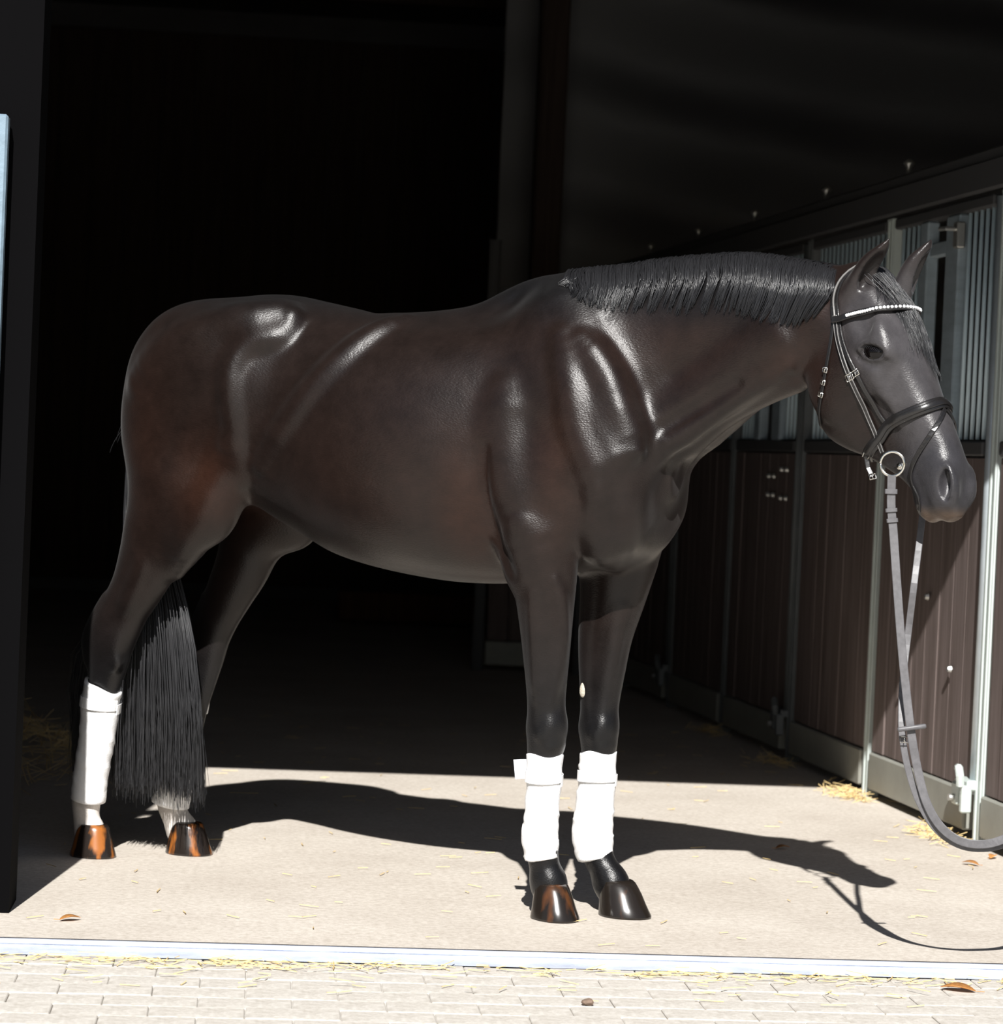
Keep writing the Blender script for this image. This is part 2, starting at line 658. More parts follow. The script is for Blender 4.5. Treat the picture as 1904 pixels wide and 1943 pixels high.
    fore([(1175, 1040), (1165, 1120), (1150, 1200), (1143, 1270), (1138, 1340), (1137, 1390), (1136, 1430), (1134, 1480), (1131, 1560),
          (1131, 1610), (1145, 1645), (1161, 1678), (1174, 1712)],
         [80, 64, 52, 44, 36.5, 36, 32, 26, 24, 30, 28, 35, 24],
         [.12, .12, .115, .11, .105, .10, .10, .095, .09, .09, .088, .088, .088], 7.02)
    # forearm muscles, knees, back tendons
    for pts_, r_, l_ in (([(1062, 1110), (1062, 1180), (1055, 1260), (1046, 1340)], [.020, .018, .014, .008], -.150),
                         ([(1008, 1110), (1012, 1180), (1016, 1260), (1019, 1330)], [.022, .019, .013, .007], -.155)):
        F.tube([q(x, y, l_ + .018 * i_) for i_, (x, y) in enumerate(pts_)], r_, [a * 1.3 for a in r_], k=.018)
    for pts_, r_, l_ in (([(1176, 1150), (1166, 1210), (1155, 1280), (1145, 1345)], [.020, .018, .014, .008], .075),
                         ([(1122, 1190), (1118, 1240), (1118, 1300), (1120, 1345)], [.018, .016, .012, .007], .080)):
        F.tube([q(x, y, l_) for (x, y) in pts_], r_, [a * 1.3 for a in r_], k=.018)
    for kx, kl in ((1038, -.112), (1136, .098)):
        c_ = q(kx, 1386, kl)
        F.ell(c_ + (.022, 0, .012), (.026, .042, .040), None, k=.02)
        F.ell(c_ + (.020, 0, -.038), (.026, .040, .022), None, k=.015)
        F.ell(c_ + (-.034, 0, .006), (.020, .020, .034), None, k=.018)
        F.ell(c_ + (.006, -.038, -.01), (.016, .010, .016), None, k=.014)
    # hock: bones on the outside and the crease in front
    for hx, hy, hl in ((212, 1215, -.165),):
        F.ell(q(hx, hy, hl), (.030, .016, .040), rot_fz(-20), k=.025)
        F.ell(q(hx + 6, hy + 42, hl), (.022, .014, .026), rot_fz(-20), k=.02)
    # elbows
    F.ell(q(1000, 1075, -.17), (.05, .03, .06), rot_fz(-30), k=.04)

    # ---------------- neck
    F.tube([(.03, 0, 1.40), (.12, 0, 1.455), (.22, -.002, 1.507), (.335, -.008, 1.535), (.447, -.02, 1.553), (.56, -.038, 1.562), (.66, -.05, 1.575)],
           [.17, .135, .105, .092, .086, .080, .074], [.31, .272, .228, .198, .177, .156, .135], k=.06, n=36)
    # crest line, brachiocephalic muscle, windpipe
    F.tube([q(1110, 556), q(1200, 531), q(1300, 515), q(1400, 505, -.015), q(1480, 511, -.03), q(1560, 527, -.045), q(1615, 535, -.05)],
           [.045, .036, .033, .032, .032, .034, .036], [.03] * 7, k=.05)
    for sg in (-1, 1):
        F.tube([q(1190, 930, -.0) + (0, sg * .06, 0), q(1240, 870, -.0) + (0, sg * .098, 0), q(1320, 790, 0) + (0, sg * .085, 0), q(1420, 715, 0) + (0, sg * .07 - .015, 0), q(1510, 650, 0) + (0, sg * .066 - .035, 0)],
               [.02, .03, .03, .026, .022], [.04, .055, .06, .052, .045], k=.055)
    F.tube([q(1290, 860), q(1370, 790), q(1440, 752, -.015), q(1510, 722, -.03)], [.05, .045, .04, .04], [.035, .035, .032, .03], k=.03)

    # ---------------- head
    head = [(-.045, -.03, -.07, -.14, .035), (0, .0, -.07, -.18, .066), (.06, .014, -.065, -.225, .082), (.13, .026, -.065, -.268, .094),
            (.20, .028, -.07, -.300, .102), (.25, .020, -.075, -.315, .094), (.30, .010, -.075, -.314, .081), (.35, .003, -.075, -.284, .071), (.40, .0, -.07, -.240, .064),
            (.45, -.005, -.07, -.206, .058), (.50, -.009, -.075, -.178, .054), (.55, -.020, -.08, -.162, .053), (.59, -.042, -.085, -.152, .049),
            (.625, -.066, -.09, -.136, .040), (.647, -.088, -.10, -.116, .02)]
    F.loft(head, HAX, HEAD0, e=2.5, k=.03, endc=.02)
    hax = HAX
    for sg in (-1, 1):
        F.ell(hw(.215, sg * .060, -.19), (.105, .034, .098), hax, k=.02)                    # cheek
        F.ell(hw(.195, sg * .088, -.026), (.052, .022, .022), hax, k=.03)                   # brow bone
        F.tube([hw(.25, sg * .083, -.088), hw(.32, sg * .072, -.094), hw(.39, sg * .060, -.094)], [.008, .007, .006], [.010, .008, .006], lat=_lt, k=.03)   # facial crest
        # eye: hollow, then lids; the slit runs steeper than the head
        e1, e2 = hax[0] * .63 + hax[2] * .777, -hax[0] * .777 + hax[2] * .63
        ec = hw(.211, 0, -.057)
        F.ell(ec + _lt * sg * .107, (.039, .014, .0195), np.array([e1, hax[1], e2]), k=.016, op='sub')
        up = [ec + e1 * .040 * math.cos(a) + e2 * .0225 * math.sin(a) + _lt * sg * (.099 + .008 * math.sin(a)) for a in np.linspace(-.1, math.pi + .1, 9)]
        lo = [ec + e1 * .038 * math.cos(a) + e2 * .0195 * math.sin(a) + _lt * sg * .0975 for a in np.linspace(math.pi, 2 * math.pi, 9)]
        F.tube(up, [.0065] * 9, [.0065] * 9, lat=_lt, k=.010)
        F.tube(lo, [.0042] * 9, [.0042] * 9, lat=_lt, k=.012)
        fold = [ec + e1 * .046 * math.cos(a) - e2 * .031 * math.sin(a) + _lt * sg * .100 for a in np.linspace(.5, math.pi - .4, 8)]
        F.tube(fold, [.003] * 8, [.004] * 8, lat=_lt, k=.012, op='sub')
        # hollow above the eye, side of the lower jaw
        F.ell(hw(.12, sg * .100, -.045), (.035, .012, .020), hax, k=.03, op='sub')
        F.ell(hw(.39, sg * .082, -.15), (.075, .018, .045), hax, k=.05, op='sub')
        # nostril wing
        F.ell(hw(.567, sg * .040, -.066), (.055, .018, .034), hax, k=.03)
        R2 = np.array([hax[0] * .874 - hax[2] * .486, hax[1], hax[0] * .486 + hax[2] * .874])
        nc = hw(.580, sg * .055, -.058)
        F.ell(nc, (.042, .024, .015), R2, k=.010, op='sub')
        ring = [nc + R2[0] * .045 * math.cos(a) + R2[2] * .019 * math.sin(a) - hax[1] * sg * (.004 + .008 * (math.cos(a) > .7)) for a in np.linspace(-.5, 4.0, 13)]
        F.tube(ring, [.0055] * 13, [.0055] * 13, lat=_lt, k=.010)
        # corner of the mouth and lip line
        F.tube([hw(.475, sg * .060, -.122), hw(.53, sg * .060, -.124), hw(.585, sg * .052, -.122), hw(.64, sg * .022, -.112)], [.004] * 4, [.0045] * 4, lat=_lt, k=.012, op='sub')
    # muzzle, lips, chin
    F.ell(hw(.602, 0, -.100), (.042, .044, .034), hax, k=.03)
    F.ell(hw(.585, 0, -.152), (.046, .038, .026), hax, k=.02)
    # ears: near, far
    for (bx, by, bl), (tx, ty, tl), wd in (((1624, 545, -.055), (1688, 453, -.068), .030), ((1716, 545, .045), (1768, 455, .055), .030)):
        b_, t_ = hq(bx, by, bl), hq(tx, ty, tl)
        B_, T_ = hw(*b_), hw(*t_)
        m_ = B_ + (T_ - B_) * .45 + HS * -.006
        ax_ = (T_ - B_) / np.linalg.norm(T_ - B_)
        B0 = B_ - ax_ * .035
        F.tube([B0, B_, m_, B_ + (T_ - B_) * .8, T_], [.030, .034, .034, .021, .004], [.028, .027, .022, .012, .003], lat=_lt, k=.02)
        o_ = np.cross(ax_, _lt)
        o_ = o_ if o_ @ HT > 0 else -o_
        sd = -1 if bl < 0 else 1
        od = o_ * .8 + _lt * sd * .45
        od /= np.linalg.norm(od)
        cc = B_ + (T_ - B_) * .42 + od * .020
        side = np.cross(ax_, od)
        F.ell(cc, (.056, .021, .020), np.array([ax_, side, od]), k=.008, op='sub')

    # ---------------- muscle edges that catch the light
    F.ridge([(760, 612), (690, 648), (615, 712), (548, 795), (492, 880)], .040, .014, .03)
    F.ridge([(545, 590), (536, 632), (470, 652), (438, 692), (432, 740), (441, 810), (455, 870), (462, 905)], .032, .012, .03)
    F.ridge([(262, 725), (320, 664), (400, 626), (480, 605), (545, 600)], .050, .011, .05)
    F.ridge([(1098, 650), (1145, 712), (1182, 780), (1222, 855)], .036, .007, .035)
    F.ridge([(1062, 640), (1076, 740), (1086, 815), (1116, 890), (1132, 935)], .036, .007, .035)
    F.ridge([(1290, 840), (1330, 795), (1400, 742), (1490, 690)], .03, .005, .03)
    F.ridge([(928, 850), (930, 930), (942, 1020), (968, 1085)], .016, .012, .03, op='sub')
    F.ridge([(428, 845), (416, 905), (386, 958), (346, 1012), (312, 1080)], .050, .013, .045)
    F.ridge([(955, 745), (950, 830), (956, 910), (978, 985)], .060, .012, .05)
    F.ridge([(1128, 930), (1122, 1000), (1104, 1060)], .035, .007, .03)
    F.ridge([(1060, 1100), (1060, 1170), (1054, 1250), (1046, 1335)], .020, .005, .014, twin=False)
    F.ridge([(1010, 1120), (1012, 1180), (1016, 1260), (1019, 1330)], .020, .006, .014, twin=False)
    F.ridge([(268, 1060), (250, 1110), (228, 1160)], .022, .006, .02, twin=False)
    # ---------------- grooves and folds
    for sg in (-1, 1):
        # jugular groove
        F.tube([q(1300, 815, 0) + (0, sg * .13, 0), q(1340, 788, 0) + (0, sg * .115, 0), q(1430, 735, 0) + (0, sg * .10 - .02, 0)], [.009] * 3, [.010] * 3, k=.03, op='sub')
        # behind the triceps
        F.tube([(-.20, sg * .285, 1.22), (-.215, sg * .275, 1.05), (-.17, sg * .24, .93)], [.02, .02, .02], [.012, .014, .016], k=.035, op='sub')
    F.tube([(.29, 0, 1.20), (.28, 0, 1.08), (.22, 0, .98)], [.015] * 3, [.02] * 3, k=.03, op='sub')
    return F


import time as _time
_t0 = _time.time()
_F = build_horse_field()
HV, HQ = _F.nets()
del _F
HV = smooth_verts(HV, HQ, 5, .5)
print('horse mesh', len(HV), len(HQ), round(_time.time() - _t0, 1), 's')

# coat markings: (rgb, gloss) at every vertex; the horse's own colours, plus face sheen painted as grey
BLACK, BROWN, RUST, SOCK, TAN, FACE_SHEEN = [np.array(c) for c in ((.0052, .0050, .0054), (.0094, .0058, .0048), (.0215, .0082, .0046), (.62, .58, .54), (.085, .055, .036), (.056, .053, .056))]


def blob(P, c, r):
    return np.exp(-(((P - np.asarray(c)) / np.asarray(r)) ** 2).sum(1))


def sstep(x, a, b):
    t = np.clip((x - a) / (b - a), 0, 1)
    return t * t * (3 - 2 * t)


def coat_colour(V):
    f, l, z = V.T
    col = np.repeat(BROWN[None], len(V), 0)
    # rusty brown along elbows, flank, stifle, buttock and the side of the head
    w = np.zeros(len(V))
    for c, r, a in (((-.24, 0, 1.05), (.09, .5, .22), .9), ((-1.06, 0, 1.10), (.10, .5, .13), 1.0), ((-1.28, 0, 1.2), (.12, .5, .25), .5), ((.02, 0, 1.18), (.07, .5, .2), .7),
                    ((.22, 0, 1.5), (.25, .5, .12), .25), ((-.5, 0, 1.1), (.35, .5, .2), .30), ((.62, 0, 1.42), (.10, .5, .16), .55), ((.70, 0, 1.62), (.06, .5, .05), .6)):
        w = np.maximum(w, a * blob(V, c, r))
    col = col * (1 - w[:, None]) + RUST * w[:, None]
    # black back, withers and legs
    w = np.clip(np.maximum(sstep(z, 1.52, 1.66) * (f < .62), 1 - sstep(z, .45, .86)), 0, 1)
    col = col * (1 - w[:, None]) + BLACK * w[:, None]
    # oily sheen of the face painted in as grey; grey muzzle, tan lips
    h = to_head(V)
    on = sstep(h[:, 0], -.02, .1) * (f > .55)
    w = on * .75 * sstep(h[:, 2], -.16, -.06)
    col = col * (1 - w[:, None]) + FACE_SHEEN * w[:, None]
    w = on * sstep(h[:, 0], .42, .50) * .8
    col = col * (1 - w[:, None]) + np.array((.026, .025, .028)) * w[:, None]
    w = on * sstep(h[:, 0] * .86 - h[:, 2] * .5, .575, .61)
    col = col * (1 - w[:, None]) + TAN * w[:, None]
    w = on * np.exp(-(((h[:, 0] - .211) / .04) ** 2 + ((h[:, 2] + .057) / .032) ** 2)) * .55
    col = col * (1 - w[:, None]) + np.array((.012, .011, .0115)) * w[:, None]
    # white hind pasterns
    w = (f < -1.0) * (1 - sstep(z + .012 * np.sin(f * 90) + .01 * np.sin(l * 120), .165, .20))
    col = col * (1 - w[:, None]) + SOCK * w[:, None]
    return col


def coat_material():
    m = bpy.data.materials.new('horse_coat')
    m.use_nodes = True
    nt = m.node_tree
    b = nt.nodes['Principled BSDF']
    at = nt.nodes.new('ShaderNodeAttribute')
    at.attribute_name = 'coat'
    tc = nt.nodes.new('ShaderNodeTexCoord')
    mp = nt.nodes.new('ShaderNodeMapping')
    mp.inputs['Scale'].default_value = (1, 1, 1)
    nt.links.new(tc.outputs['Object'], mp.inputs['Vector'])
    n1 = nt.nodes.new('ShaderNodeTexNoise')
    n1.inputs['Scale'].default_value = 14
    n1.inputs['Detail'].default_value = 9
    n1.inputs['Roughness'].default_value = .72
    nt.links.new(mp.outputs[0], n1.inputs['Vector'])
    mr = nt.nodes.new('ShaderNodeMapRange')
    mr.inputs['From Min'].default_value = .3
    mr.inputs['From Max'].default_value = .7
    mr.inputs['To Min'].default_value = .70
    mr.inputs['To Max'].default_value = 1.30
    nt.links.new(n1.outputs['Fac'], mr.inputs['Value'])
    mx = nt.nodes.new('ShaderNodeVectorMath')
    mx.operation = 'MULTIPLY'
    nt.links.new(at.outputs['Color'], mx.inputs[0])
    nt.links.new(mr.outputs[0], mx.inputs[1])
    nt.links.new(mx.outputs[0], b.inputs['Base Color'])
    b.inputs['Roughness'].default_value = .42
    b.inputs['Specular IOR Level'].default_value = .34
    b.inputs['Sheen Weight'].default_value = .06
    b.inputs['Sheen Roughness'].default_value = .4
    # lie of the short hair: fine streaks
    mp2 = nt.nodes.new('ShaderNodeMapping')
    mp2.inputs['Scale'].default_value = (110, 420, 380)
    mp2.inputs['Rotation'].default_value = (0, .7, 0)
    nt.links.new(tc.outputs['Object'], mp2.inputs['Vector'])
    n2 = nt.nodes.new('ShaderNodeTexNoise')
    n2.inputs['Scale'].default_value = 1.0
    n2.inputs['Detail'].default_value = 3
    nt.links.new(mp2.outputs[0], n2.inputs['Vector'])
    n3 = nt.nodes.new('ShaderNodeTexNoise')
    n3.inputs['Scale'].default_value = 38
    n3.inputs['Detail'].default_value = 3
    nt.links.new(tc.outputs['Object'], n3.inputs['Vector'])
    ad = nt.nodes.new('ShaderNodeMath')
    ad.operation = 'MULTIPLY_ADD'
    ad.inputs[1].default_value = .06
    nt.links.new(n3.outputs['Fac'], ad.inputs[0])
    nt.links.new(n2.outputs['Fac'], ad.inputs[2])
    bp = nt.nodes.new('ShaderNodeBump')
    bp.inputs['Strength'].default_value = .20
    bp.inputs['Distance'].default_value = .005
    nt.links.new(ad.outputs[0], bp.inputs['Height'])
    nt.links.new(bp.outputs[0], b.inputs['Normal'])
    mr2 = nt.nodes.new('ShaderNodeMapRange')
    mr2.inputs['To Min'].default_value = .26
    mr2.inputs['To Max'].default_value = .37
    nt.links.new(n1.outputs['Fac'], mr2.inputs['Value'])
    nt.links.new(mr2.outputs[0], b.inputs['Roughness'])
    return m


M_COAT = coat_material()
horse = np_mesh('horse', HV, HQ, M_COAT)
_ca = horse.data.color_attributes.new('coat', 'FLOAT_COLOR', 'POINT')
_cc = np.ones((len(HV), 4), np.float32)
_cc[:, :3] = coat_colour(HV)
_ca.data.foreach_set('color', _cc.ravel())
horse.matrix_world = HORSE_M
tag(horse, 'dark brown, almost black horse standing side-on in white leg wraps and bridle', 'horse')
BVH = BVHTree.FromPolygons([tuple(v) for v in HV.tolist()], HQ.tolist())
HROOT = Matrix(HORSE_M)


def near_surf(P, off=0.0):
    """closest point of the horse's skin, lifted by off along the skin's normal"""
    co, no, _i, _d = BVH.find_nearest(Vector(P))
    return np.array(co) + np.array(no) * off, np.array(no)


def cast(o, d, off=0.0):
    co, no, _i, _d = BVH.ray_cast(Vector(o), Vector(d))
    if co is None:
        return near_surf(o, off)
    no = np.array(no)
    if no @ np.asarray(d) > 0:
        no = -no
    return np.array(co) + no * off, no


# pale horny patch inside the far foreleg
bm = bmesh.new()
bmesh.ops.create_uvsphere(bm, u_segments=14, v_segments=10, radius=1)
for v in bm.verts:
    v.co = Vector((v.co.x * .0105, v.co.y * .008, v.co.z * .021 * (1 + .15 * v.co.z)))
me = bpy.data.meshes.new('chestnut')
bm.to_mesh(me)
bm.free()
me.materials.append(mat('pale_horn', (.48, .44, .36), rough=.7, bump=(200, .4)))
me.polygons.foreach_set('use_smooth', np.ones(len(me.polygons), bool))
_c = bpy.data.objects.new('chestnut', me)
COL.objects.link(_c)
_c.parent = horse
_c.location = q(1107, 1311, .065)
_c['label'] = 'pale horny patch on the far foreleg'

# ------------------------------------------------------------------ eyes
m_eye = mat('eye_dark', (.004, .003, .003), rough=.05, spec=.35)
m_lash = mat('hair_black', (.011, .011, .012), rough=.42, spec=.5)
E1 = HS * .63 + HT * .777
E2 = -HS * .777 + HT * .63
for sg in (-1, 1):
    bm = bmesh.new()
    bmesh.ops.create_uvsphere(bm, u_segments=24, v_segments=16, radius=.0265)
    me = bpy.data.meshes.new('eyeball')
    bm.to_mesh(me)
    bm.free()
    me.materials.append(m_eye)
    me.polygons.foreach_set('use_smooth', np.ones(len(me.polygons), bool))
    o = bpy.data.objects.new('eye', me)
    COL.objects.link(o)
    o.parent = horse
    o.matrix_local = Matrix([[E1[i] * 1.42, _lt[i] * 1.02, E2[i] * 1.05, hw(.211, sg * .0800, -.057)[i]] for i in range(3)] + [[0, 0, 0, 1]])
    # a row of eyelashes on the upper lid
    lash = MB()
    for a in np.linspace(.5, 2.6, 14):
        r0 = hw(.211, 0, -.057) + E1 * .033 * math.cos(a) + E2 * .012 * math.sin(a) + _lt * sg * .106
        lash.tube([r0, r0 + _lt * sg * .010 + E2 * .001, r0 + _lt * sg * .017 - E2 * .006], [.0007, .0006, .0002], 4)
    lash.build('eyelashes', m_lash, horse, True)


# ------------------------------------------------------------------ hooves
def hoof_material(name, toe, dark, lo=.56, hi=.72):
    m = mat(name, dark, rough=.22, spec=.55)
    nt = m.node_tree
    b = nt.nodes['Principled BSDF']
    tc = nt.nodes['Texture Coordinate']
    mp = nt.nodes.new('ShaderNodeMapping')
    mp.inputs['Scale'].default_value = (24, 24, 5)
    nt.links.new(tc.outputs['Object'], mp.inputs['Vector'])
    nz = nt.nodes.new('ShaderNodeTexNoise')
    nz.inputs['Scale'].default_value = 1
    nz.inputs['Detail'].default_value = 4
    nt.links.new(mp.outputs[0], nz.inputs['Vector'])
    rp = nt.nodes.new('ShaderNodeValToRGB')
    rp.color_ramp.elements[0].position = lo
    rp.color_ramp.elements[1].position = hi
    rp.color_ramp.elements[0].color = (*dark, 1)
    rp.color_ramp.elements[1].color = (*toe, 1)
    nt.links.new(nz.outputs['Fac'], rp.inputs['Fac'])
    nt.links.new(rp.outputs[0], b.inputs['Base Color'])
    # growth rings
    wv = nt.nodes.new('ShaderNodeTexWave')
    wv.bands_direction = 'Z'
    wv.inputs['Scale'].default_value = 40
    wv.inputs['Distortion'].default_value = 1.5
    nt.links.new(tc.outputs['Object'], wv.inputs['Vector'])
    bp = nt.nodes.new('ShaderNodeBump')
    bp.inputs['Strength'].default_value = .006
    bp.inputs['Distance'].default_value = .001
    nt.links.new(wv.outputs['Fac'], bp.inputs['Height'])
    nt.links.new(bp.outputs[0], b.inputs['Normal'])
    return m


M_HOOF_D = hoof_material('hoof_dark', (.075, .030, .012), (.013, .010, .008))
M_HOOF_L = hoof_material('hoof_striped', (.30, .10, .02), (.016, .012, .010), .52, .63)


def make_hoof(px, l, yaw, m, top_c, k=1.0, label=None):
    """a hoof on the ground at lateral position l, toe turned by yaw degrees from the horse's own direction, coronet at top_c"""
    y0, y1 = 1400.0, 1900.0
    for _ in range(40):
        ym = (y0 + y1) / 2
        if q(px, ym, l)[2] > 0:
            y0 = ym
        else:
            y1 = ym
    c = q(px, y0, l)
    c[2] = 0
    a = math.radians(yaw)
    fx = np.array([math.cos(a), math.sin(a), 0])
    ly = np.array([-math.sin(a), math.cos(a), 0])
    N = 28
    V, Fc = [], []
    rows = ((0.0, 1.0, 0.0), (.006, 1.0, .0), (.03, .90, .25), (.06, .80, .55), (.078, .73, .80), (.087, .69, .95), (.092, .62, 1.0), (.094, .4, 1.0))
    tc_ = np.asarray(top_c, float)
    for z, s_, b in rows:
        cen = c * (1 - b) + np.array([tc_[0], tc_[1], 0]) * b
        for i in range(N):
            t = 2 * math.pi * i / N
            ca, sa = math.cos(t), math.sin(t)
            # toe rounder and longer than the heel, heel lower at the coronet
            rf = (.084 if ca > 0 else .064) * k
            rl = .064 * k
            zz = z - (.030 * max(0, -ca) * (z / .1))
            p = cen + fx * ca * rf * s_ + ly * sa * rl * s_ * (1 - .10 * max(0, -ca))
            V.append((p[0], p[1], max(zz, 0.0005)))
    R_ = len(rows)
    for r in range(R_ - 1):
        for i in range(N):
            Fc.append((r * N + i, r * N + (i + 1) % N, (r + 1) * N + (i + 1) % N, (r + 1) * N + i))
    Fc.append(tuple(range(N))[::-1])
    Fc.append(tuple((R_ - 1) * N + i for i in range(N)))
    o = mesh_obj('hoof', V, Fc, m, horse, True)
    if label:
        o['label'] = label
    return o


make_hoof(1051, -.088, -38, M_HOOF_D, q(1044, 1688, -.08), label='dark hoof turned towards the viewer')
make_hoof(1180, .075, -6, M_HOOF_D, q(1166, 1688, .088))
make_hoof(172, -.106, -8, M_HOOF_L, q(172, 1590, -.104), .98, label='dark hoof with orange brown toe')
make_hoof(354, .13, -4, M_HOOF_L, q(350, 1590, .13), label='orange and black striped hoof')


# ------------------------------------------------------------------ hair
def strands(name, paths, rad, m, parent, tip=.25, kind=None):
    """paths: (N, M, 3) strand centre lines, rad: (N,) root radii -> one mesh of tapered three-sided hairs"""
    paths = np.asarray(paths, float)
    N, M_, _ = paths.shape
    T = np.gradient(paths, axis=1)
    T /= np.linalg.norm(T, axis=2, keepdims=True) + 1e-9
    ref = np.array([0.12, 1.0, 0.2])
    U = np.cross(T, ref)
    U /= np.linalg.norm(U, axis=2, keepdims=True) + 1e-9
    W_ = np.cross(T, U)
    tt = np.linspace(0, 1, M_)
    prof = (1 - (1 - tip) * tt ** 2) * np.minimum(1, .5 + tt * 4)
    r = np.asarray(rad)[:, None, None] * prof[None, :, None]
    ring = []
    for k in range(3):
        a = 2 * math.pi * k / 3
        ring.append(paths + (U * math.cos(a) + W_ * math.sin(a)) * r)
    V = np.stack(ring, 2).reshape(-1, 3)
    base = (np.arange(N) * M_ * 3)[:, None, None]
    j = (np.arange(M_ - 1) * 3)[None, :, None]
    k = np.arange(3)[None, None, :]
    k2 = (k + 1) % 3
    Q = np.stack([base + j + k, base + j + k2, base + j + 3 + k2, base + j + 3 + k], -1).reshape(-1, 4)
    o = np_mesh(name, V, Q, m, parent)
    o['kind'] = 'stuff'
    return o


def hair_mat(name, c, rough=.34):
    m = mat(name, c, rough=rough, spec=.65)
    return m


M_MANE = hair_mat('mane_hair', (.0145, .0145, .016), .31)
M_TAIL = hair_mat('tail_hair', (.026, .026, .028), .36)

# mane: roots along the crest, combed down over the near side of the neck
CREST = np.array([(1085, 530), (1110, 520), (1150, 507), (1200, 497), (1300, 483), (1400, 475), (1440, 477), (1500, 490), (1560, 505), (1598, 517)], float)
LOW = np.array([(1085, 588), (1108, 612), (1150, 604), (1200, 597), (1300, 594), (1395, 592), (1430, 602), (1482, 622), (1520, 618), (1560, 600)], float)
_N = 2300
U_ = np.sort(rng.uniform(0, 1, _N))
cr = spline(CREST, 400)
lo_ = spline(LOW, 400)
lat_c = np.interp(np.linspace(0, 1, 400), [0, .5, 1], [0, -.012, -.048])
paths, rads = [], []
_TT = np.linspace(0, 1, 8)
for i in range(_N):
    u = U_[i]
    j = int(u * 399)
    lk = (int(u * 95) + .5 + .3 * math.sin(int(u * 95) * 2.7)) / 95
    clump = math.sin(u * 170) * .5 + math.sin(u * 410 + 1.3) * .5
    u2 = min(max(u + .55 * (lk - u) - .014 - .012 * (u < .2) + .006 * math.sin(int(u * 95) * 1.9) + rng.normal(0, .0022), 0), 1)
    a = cr[j] + (0, rng.uniform(1, 12))
    b = lo_[int(u2 * 399)]
    ln = (.90 + .11 * rng.uniform() + .05 * clump * rng.uniform() + .06 * math.sin(int(u * 95) * 3.1)) * (1 if rng.uniform() > .12 else rng.uniform(.55, .9))
    e = a + (b - a) * ln
    lc = lat_c[j]
    lift = .003 + .017 * rng.uniform() + .004 * clump
    path = []
    wob = rng.normal(0, 1.3, 2)
    for t in _TT:
        p = a + (e - a) * t + np.array([wob[0] * math.sin(3.1 * t) + 5 * math.sin(math.pi * t), 0])
        # from the crest (mid line) the hair slides on to the near face of the neck
        P = q(p[0], p[1], lc - .05 * min(1, t * 2.2))
        s_, n_ = near_surf(P)
        s_, n_ = near_surf(s_ + np.array([0, -.02 * min(1, t * 3), 0]))
        n_ = np.asarray(n_)
        path.append(s_ + n_ * (lift * (.25 + .75 * min(1, t * 2.5)) * (1 - .4 * t) - .002))
    paths.append(path)
    rads.append(rng.uniform(.0011, .0019))
mane = strands('mane', paths, rads, M_MANE, horse, .3)

# forelock: from between the ears down over the forehead
paths, rads = [], []
for i in range(1500):
    x0 = rng.normal(.006, .020)
    u = rng.uniform(-1, 1)
    L_ = rng.uniform(.10, .31) * (1 - .22 * abs(u - .3))
    s1, la1 = .02 + L_, x0 * .6 + (round(u * 5) / 5 * .7 + u * .3) * .064 + .012
    path = []
    for t in _TT:
        s_ = .0 + (s1) * t
        la = x0 * (1 - t) + la1 * t + .012 * math.sin(t * 3 + u * 5) * t
        top = np.interp(s_, [0, .06, .13, .20, .25, .30], [.0, .014, .026, .028, .020, .010])
        c_, n_ = hw(s_, la, -.07 + (top + .07) * math.sqrt(max(.05, 1 - (la / .098) ** 2))), HT
        path.append(c_ + n_ * (.004 + .010 * (1 - abs(u)) * math.sin(math.pi * min(1, t + .25)) + .004 * rng.uniform()))
    paths.append(path)
    rads.append(rng.uniform(.0006, .0011))
forelock = strands('forelock', paths, rads, M_MANE, horse, .3)

# tail: from the dock behind the thighs, hanging to just above the far hind fetlock
paths, rads = [], []
_T12 = 12
for i in range(2200):
    g = rng.uniform(-1, 1)
    h = rng.normal(0, .035)
    if i < 2050:
        xe = 300 + g * 88 + rng.normal(0, 3)
        ye = 1492 + rng.normal(0, 14) - 10 * (g < -.55) * (-g) + 10 * (g > .3) * rng.uniform(0, 2.5)
        if rng.uniform() < .15:
            ye -= rng.uniform(0, 160)
        root = np.array([-1.455, rng.uniform(-.03, .035), 1.40 - .10 * rng.uniform()])
        mid1 = np.array([-1.495 + .012 * g, -.01 + .03 * rng.uniform(), 1.18])
        mid2 = q(290 + g * 58, 1120, .0 + h * .7)
        mid3 = q(298 + g * 82, 1320, .005 + h)
        end = q(xe, ye, .01 + h)
    else:
        xe = 150 + rng.normal(0, 9)
        root = np.array([-1.46, rng.uniform(-.03, .0), 1.38 - .06 * rng.uniform()])
        mid1 = np.array([-1.455, -.02, 1.18])
        mid2 = q(238, 1100, .0 + h * .5)
        mid3 = q(150 + rng.normal(0, 6), 1260, .0 + h)
        end = q(xe, 1470 + rng.normal(0, 25), .0 + h)
    p = spline([root, mid1, mid2, mid3, end], _T12)
    ph = rng.uniform(0, 6)
    k_ = np.linspace(0, 1, _T12)
    p[:, 0] += .004 * np.sin(k_ * 14 + ph + g * 8) * k_
    p[:, 1] += .004 * np.cos(k_ * 11 + ph) * k_
    paths.append(p)
    rads.append(rng.uniform(.0013, .0024))
tail = strands('tail', paths, rads, M_TAIL, horse, .25)
